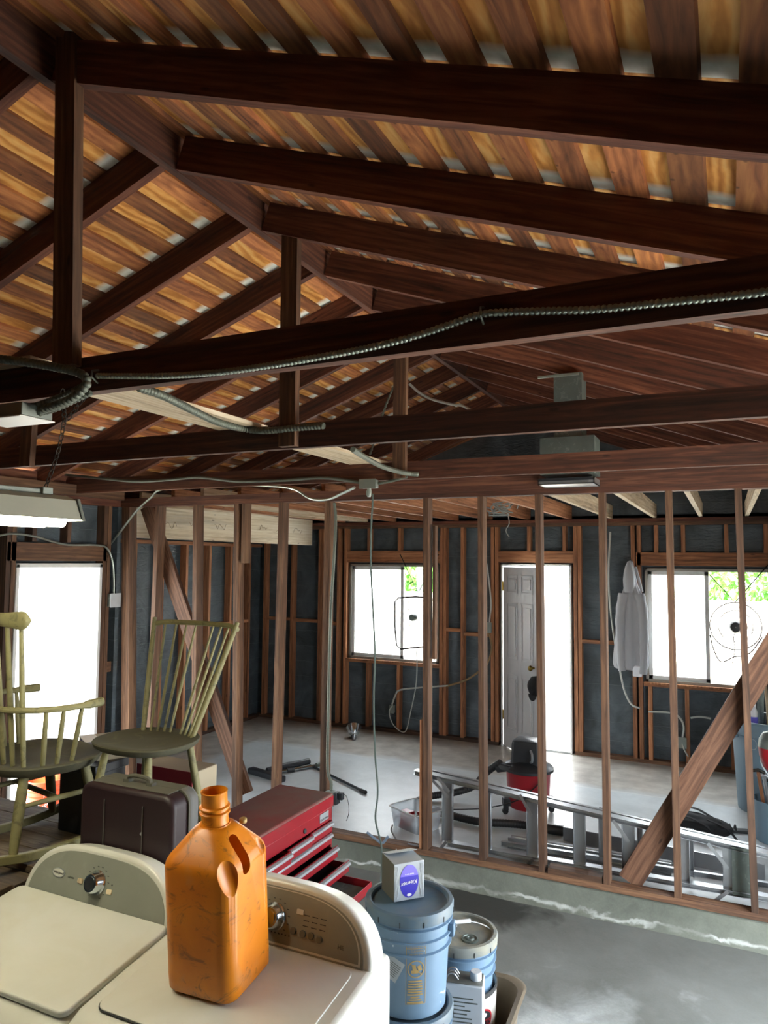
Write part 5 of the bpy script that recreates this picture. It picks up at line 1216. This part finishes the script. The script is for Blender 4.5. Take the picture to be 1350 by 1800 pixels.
# window fans
def vwire(t, o, pts, r=.006):
    bm = newbm(); add_tube(bm, [V(p)-o for p in pts], r, 6); obj('hanging_wire', bm, 'dark_steel', t, smooth=True)
o_ = at(1293, 1101, 'Y', 7.78); fn = thing('window_fan', 'round cage fan hanging in front of the right rear window', 'fan', o_)
vwire(fn, o_, [at(1247, 1010, 'Y', 7.9), at(1292, 1059, 'Y', 7.78), at(1350, 993, 'Y', 7.9)])
bm = newbm()
for rr_, yy in ((.225, 0), (.20, -.03), (.15, -.045), (.10, -.05), (.225, .03), (.15, .05), (.06, -.05)): add_tube(bm, [V((rr_*math.cos(a), yy, rr_*math.sin(a))) for a in [2*math.pi*i/40 for i in range(40)]], .0028 if rr_ < .22 else .005, 5, closed=True)
for k in range(36):
    a = 2*math.pi*k/36; c, s1 = math.cos(a), math.sin(a); add_tube(bm, [(.05*c, -.052, .05*s1), (.12*c, -.048, .12*s1), (.20*c, -.03, .20*s1), (.225*c, 0, .225*s1)], .0015, 4, caps=False)
obj('cage', bm, 'dark_steel', fn, smooth=True)
bm = newbm(); add_lathe(bm, [(.001, -.12), (.045, -.115), (.055, -.09), (.055, -.04), (.03, -.03)], 20, Matrix.Rotation(R(-90), 4, 'X') @ Matrix.Diagonal((1, 1, 1, 1))); 
for v in bm.verts: v.co.y = -abs(v.co.y)
obj('motor', bm, 'black_plastic', fn, smooth=True)
bm = newbm(); add_tube(bm, smoothpts([at(1248, 1116, 'Y', 7.76)-o_, at(1254, 1140, 'Y', 7.74)-o_, at(1267, 1163, 'Y', 7.72)-o_, at(1290, 1155, 'Y', 7.72)-o_, at(1318, 1148, 'Y', 7.72)-o_, at(1340, 1120, 'Y', 7.74)-o_], 5), .006, 8); obj('yoke', bm, 'dark_steel', fn, smooth=True)
bm = newbm(); add_tube(bm, smoothpts([(0, -.1, -.03), (-.02, -.1, -.10), (-.01, -.1, -.2), (-.04, -.09, -.36)], 5), .004, 6); obj('fan_cord', bm, 'black_rubber', fn, smooth=True)
o_ = at(728, 1085, 'Y', 7.78); fn = thing('window_fan', 'squarish framed fan hanging in front of the left rear window', 'fan', o_)
vwire(fn, o_, [at(703, 974, 'Y', 7.9), at(735, 1042, 'Y', 7.78), at(771, 974, 'Y', 7.9)])
P = [at(x, y, 'Y', 7.76)-o_ for x, y in ((700, 1051), (730, 1049), (757, 1051), (763, 1058), (766, 1090), (767, 1120), (764, 1135), (735, 1138), (704, 1141), (697, 1134), (694, 1100), (694, 1058))]
bm = newbm(); add_tube(bm, P, .010, 8, closed=True); obj('fan_frame', bm, 'dark_steel', fn, smooth=True)
bm = newbm(); add_tube(bm, [at(717, 1051, 'Y', 7.76)-o_, at(722, 1120, 'Y', 7.76)-o_], .005, 6); add_tube(bm, [at(735, 1051, 'Y', 7.76)-o_, at(739, 1100, 'Y', 7.76)-o_], .005, 6); obj('fan_struts', bm, 'dark_steel', fn, smooth=True)
bm = newbm(); add_lathe(bm, [(.001, .05), (.035, .045), (.045, .02), (.045, -.03)], 18, Matrix.Translation((0, -.03, 0)) @ Matrix.Rotation(R(90), 4, 'X'), cap0=False); obj('motor', bm, 'galvanized', fn, smooth=True)
# black bag
def bag():
    o_ = at(1222, 1462, 'Z', 0); t = thing('black_bag', 'black strap bag slumped on the slab by the diagonal brace', 'bag', o_, R(-20))
    bm = newbm(); bmesh.ops.create_icosphere(bm, subdivisions=4, radius=1)
    from mathutils import noise as mn
    for v in bm.verts:
        f = 1+.18*mn.noise(v.co*2.2)+.07*mn.noise(v.co*6); v.co = V((v.co.x*.26*f, v.co.y*.15*f, max(-.98, v.co.z)*.065*f+.064))
    obj('bag_body', bm, 'black_cloth', t, smooth=True)
    for P in ([(-.1, -.1, .12), (.02, -.16, .15), (.14, -.12, .10), (.22, -.12, .02)], [(.1, -.02, .12), (.24, -.02, .09), (.34, -.05, .02), (.40, -.08, .015)], [(-.2, .05, .10), (-.05, .1, .14), (.1, .1, .10)]):
        bm = newbm(); P = smoothpts(P, 6); add_loft(bm, [[p+V((0, -.016, 0)), p+V((0, .016, 0)), p+V((0, .016, .004)), p+V((0, -.016, .004))] for p in P]); obj('strap', bm, 'black_cloth', t)
bag()
bs = at(1290, 1462, 'Z', 0)
t = thing('black_sandal', 'flat black sandal-like scrap on the slab right of the black bag', 'scrap', bs, R(15)); bm = newbm(); add_prism(bm, [(x, y) for x, y in rrect(.12, .035, .03, 5)], 0, .02); obj('sole', bm, 'black_rubber', t, bevel=.005)
bm = newbm(); add_tube(bm, smoothpts([(-.03, -.03, .02), (-.03, 0, .055), (-.03, .03, .02)], 5), .006, 6); add_tube(bm, smoothpts([(.01, -.03, .02), (.01, 0, .05), (.01, .03, .02)], 5), .006, 6); obj('strap', bm, 'black_rubber', t)
# trash can and its tools
TCX, TCY = .275, 6.98
t = thing('trash_can', 'tall blue-grey trash can at the right edge, full of tools', 'trash can', (TCX, TCY, 0)); bm = newbm()
add_lathe(bm, [(.225, 0), (.232, .01), (.262, .62), (.275, .63), (.275, .66), (.268, .67), (.27, .735), (.285, .74), (.285, .75), (.262, .75), (.255, .65), (.222, .02), (.001, .02)], 48, cap0=True); obj('can_shell', bm, 'trash_grey', t, smooth=True)
bm = newbm(); m = Matrix.Rotation(R(-160), 4, 'Z'); add_box(bm, (.255, -.07, .60), (.33, .07, .66), m); obj('can_handle', bm, 'trash_grey', t, bevel=.012)
bm = newbm(); am = R(-116)
for k in range(28):
    a1 = 2*math.pi*k/28; vs = []
    for (rr_, aa) in ((.036, a1), (.036, a1+2*math.pi/28), (.031, a1+2*math.pi/28), (.031, a1)):
        x, y = rr_*math.cos(aa), rr_*math.sin(aa)*1.25; z = .575+y; r3 = .2335+.03*z/.62+.002; vs.append(bm.verts.new((r3*math.cos(am+x/r3), r3*math.sin(am+x/r3), z)))
    bm.faces.new(vs)
obj('round_emblem', bm, 'sticker_grey', t)
bm = newbm(); m2 = Matrix.Translation((0, 0, 0))
def tool(name, label, cat, a, b, r, mat, extra=None):
    o = cable(name, [a, b], r, mat, label, cat); return o
tool('broom_handle', 'thin pale stick rising from the trash can at the right edge', 'stick', (TCX+.05, TCY-.1, .1), (TCX-.02, TCY-.18, 1.25), .012, 'pale_wood')
o = tag(lumber('wood_scrap', (TCX+.02, TCY+.02, .06), (TCX+.07, TCY+.12, 1.35), .09, .02, (1, 0, 0), 'framing_wood'), 'reddish board scrap leaning in the trash can', 'board')
o = tag(lumber('wood_scrap', (TCX-.08, TCY+.0, .06), (TCX-.03, TCY+.1, 1.0), .05, .02, (1, 0, 0), 'galvanized'), 'grey flat bar standing in the trash can', 'bar')
bp = at(1328, 1262, 'Y', 7.1); t = thing('spray_bottle', 'small white and violet bottle poking out of the trash can', 'bottle', (bp.x-.02, 6.94, .66)); bm = newbm()
add_lathe(bm, [(.03, 0), (.034, .01), (.034, .14), (.02, .18), (.018, .21), (.001, .215)], 20, cap0=True); obj('bottle_body', bm, 'ink_white', t, smooth=True); bm = newbm(); add_lathe(bm, [(.0345, .03), (.0348, .035), (.0348, .10), (.0345, .105)], 20); obj('bottle_label', bm, 'ink_violet', t, smooth=True)
bm = newbm(); add_box(bm, (-.03, -.05, .18), (.02, .05, .22)); obj('bottle_trigger', bm, 'ink_white', t, bevel=.008)
# navy bin behind
t = thing('navy_bin', 'dark navy plastic bin behind the blue-grey trash can', 'bin', (.66, 7.62, 0)); bm = newbm(); add_loft(bm, [[V((x, y, z)) for x, y in rrect(.24+g, .22+g, .05, 5)] for z, g in ((0, 0), (.9, .03), (.91, .045), (.94, .045), (.94, .03), (.05, -.01))]); obj('bin_shell', bm, 'navy_plastic', t, smooth=True)
# red thing and tool pail, nearer, cut by the frame edge
rp = at(1362, 1322, 'Y', 5.6); t = thing('red_canister', 'shiny red round canister with grey cap at the right edge', 'canister', (rp.x, 5.6, rp.z)); bm = newbm()
add_lathe(bm, [(.001, -.16), (.03, -.15), (.07, -.10), (.095, -.03), (.10, .03)], 32); obj('canister_body', bm, 'red_plastic', t, smooth=True)
bm = newbm(); add_lathe(bm, [(.101, .03), (.095, .08), (.07, .12), (.02, .14), (.001, .14)], 32); obj('canister_cap', bm, 'galvanized', t, smooth=True)
bm = newbm(); add_tube(bm, smoothpts([(-.085, 0, -.04), (-.075, -.01, -.10), (-.02, -.02, -.17), (.05, -.02, -.18)], 5), .006, 6); obj('wire_guard', bm, 'silver_trim', t, smooth=True)
pp = at(1362, 1478, 'Z', 0); t = thing('grey_pail', 'blue-grey pail of hand tools on the slab at the right edge', 'bucket', pp); pail(t, .30, .145, .125, 'trash_grey', None, ribs=False, n=36)
for k, (dx, lb_, mat, an) in enumerate(((-.10, 'wooden hammer handle leaning in the tool pail', 'orange_wood', 12), (-.06, 'steel pry bar leaning in the tool pail', 'silver_trim', -6), (-.02, 'black handled tool leaning in the tool pail', 'black_plastic', 4))):
    a = pp+V((dx+.06, .0, .03)); b = pp+V((dx, -.05+.03*k, .50-.04*k))
    o = cable(('hammer', 'pry_bar', 'cutter')[k], [a, b], .013, mat, lb_, 'tool')
    bm = newbm(); add_tube(bm, [b+V((-.05, 0, .0)), b+V((0, 0, .015)), b+V((.045, 0, -.005))], .012, 8); obj('tool_head', bm, 'dark_steel' if k != 1 else 'silver_trim', o, smooth=True)
# ================================================================== OUTSIDE
bm = newbm(); add_box(bm, (-14, 11.6, -.25), (8, 11.8, 1.50)); tag(obj('yard_wall', bm, 'stucco'), 'pale stucco garden wall seen through the rear windows', 'wall')
def tree(c, rad, H, label, n=2600, seed=1):
    rnd = random.Random(seed); t = thing('leafy_tree', label, 'tree', c); bm = newbm(); add_tube(bm, smoothpts([(0, 0, 0), (.05, 0, H*.4), (-.03, .02, H*.75)], 4), .12, 10); obj('trunk', bm, 'bark', t, smooth=True)
    bm = newbm()
    cl = [(V((rnd.uniform(-1, 1)*rad*.7, rnd.uniform(-1, 1)*rad*.6, H+rnd.uniform(-.5, .7)*rad)), rad*rnd.uniform(.25, .5)) for _ in range(26)]
    for i in range(n):
        p, rr_ = rnd.choice(cl); d = V((rnd.gauss(0, 1), rnd.gauss(0, 1), rnd.gauss(0, 1))).normalized(); q = p+d*rr_*rnd.uniform(.6, 1.05); u_ = V((rnd.gauss(0, 1), rnd.gauss(0, 1), rnd.gauss(0, 1))).normalized(); v_ = d.cross(u_).normalized(); s1 = rnd.uniform(.05, .10)
        vs = [bm.verts.new(q+u_*s1), bm.verts.new(q+v_*s1*.5), bm.verts.new(q-u_*s1), bm.verts.new(q-v_*s1*.5)]; bm.faces.new(vs)
    obj('foliage', bm, 'leaf_green', t)
p = at(725, 1000, 'Y', 13.5); tree((p.x+.15, 13.5, -.22), .75, 1.75, 'green tree over the garden wall, seen in the left rear window', 2200, 2)
p = at(1290, 1020, 'Y', 13.5); tree((p.x+.1, 13.5, -.22), 1.15, 1.75, 'green tree over the garden wall, seen in the right rear window', 3200, 5)
ob = at(82, 1414, 'Z', -.2); t = thing('orange_bucket', 'orange bucket with white lettering outside the left doorway', 'bucket', (-5.37, 4.56, -.218)); pail(t, .36, .15, .13, 'orange_pail', None, ribs=True)
def wrap3(bm, a, zc):
    for v in bm.verts:
        z = zc+v.co.y; r3 = .13+.02*z/.36+.001; rr = r3+v.co.z; aa = a+v.co.x/r3; v.co = V((rr*math.cos(aa), rr*math.sin(aa), z))
ca = math.atan2(-4.56, 5.37)
for s1, off in (('THE HOME', .03), ('DEPOT', -.03)):
    bm = text_bm(s1, .05, .0004); bmesh.ops.triangulate(bm, faces=bm.faces); bm.transform(Matrix.Rotation(R(40), 4, 'Z') @ Matrix.Translation((0, off, 0))); wrap3(bm, ca, .19); obj('white_lettering', bm, 'ink_white', t)
# shed with shelf frame outside the left doorway
sh_ = thing('garden_shed', 'pale blue shed wall with a wooden frame, outside the left doorway', 'shed', (-9.6, 6.2, -.22)); bm = newbm(); add_box(bm, (-.3, -2.5, 0), (0, 1.0, 2.6)); obj('shed_wall', bm, 'pale_blue', sh_)
bm = newbm(); m = .05
for a, b in (((.05, -.9, 0), (.12, -.82, 2.2)), ((.05, -1.6, 2.1), (.12, -.82, 2.2)), ((.05, -1.6, 1.3), (.12, -.82, 1.38)), ((.05, -1.6, .7), (.12, -.82, .78))): add_box(bm, a, b)
obj('shed_frame', bm, 'orange_wood', sh_)
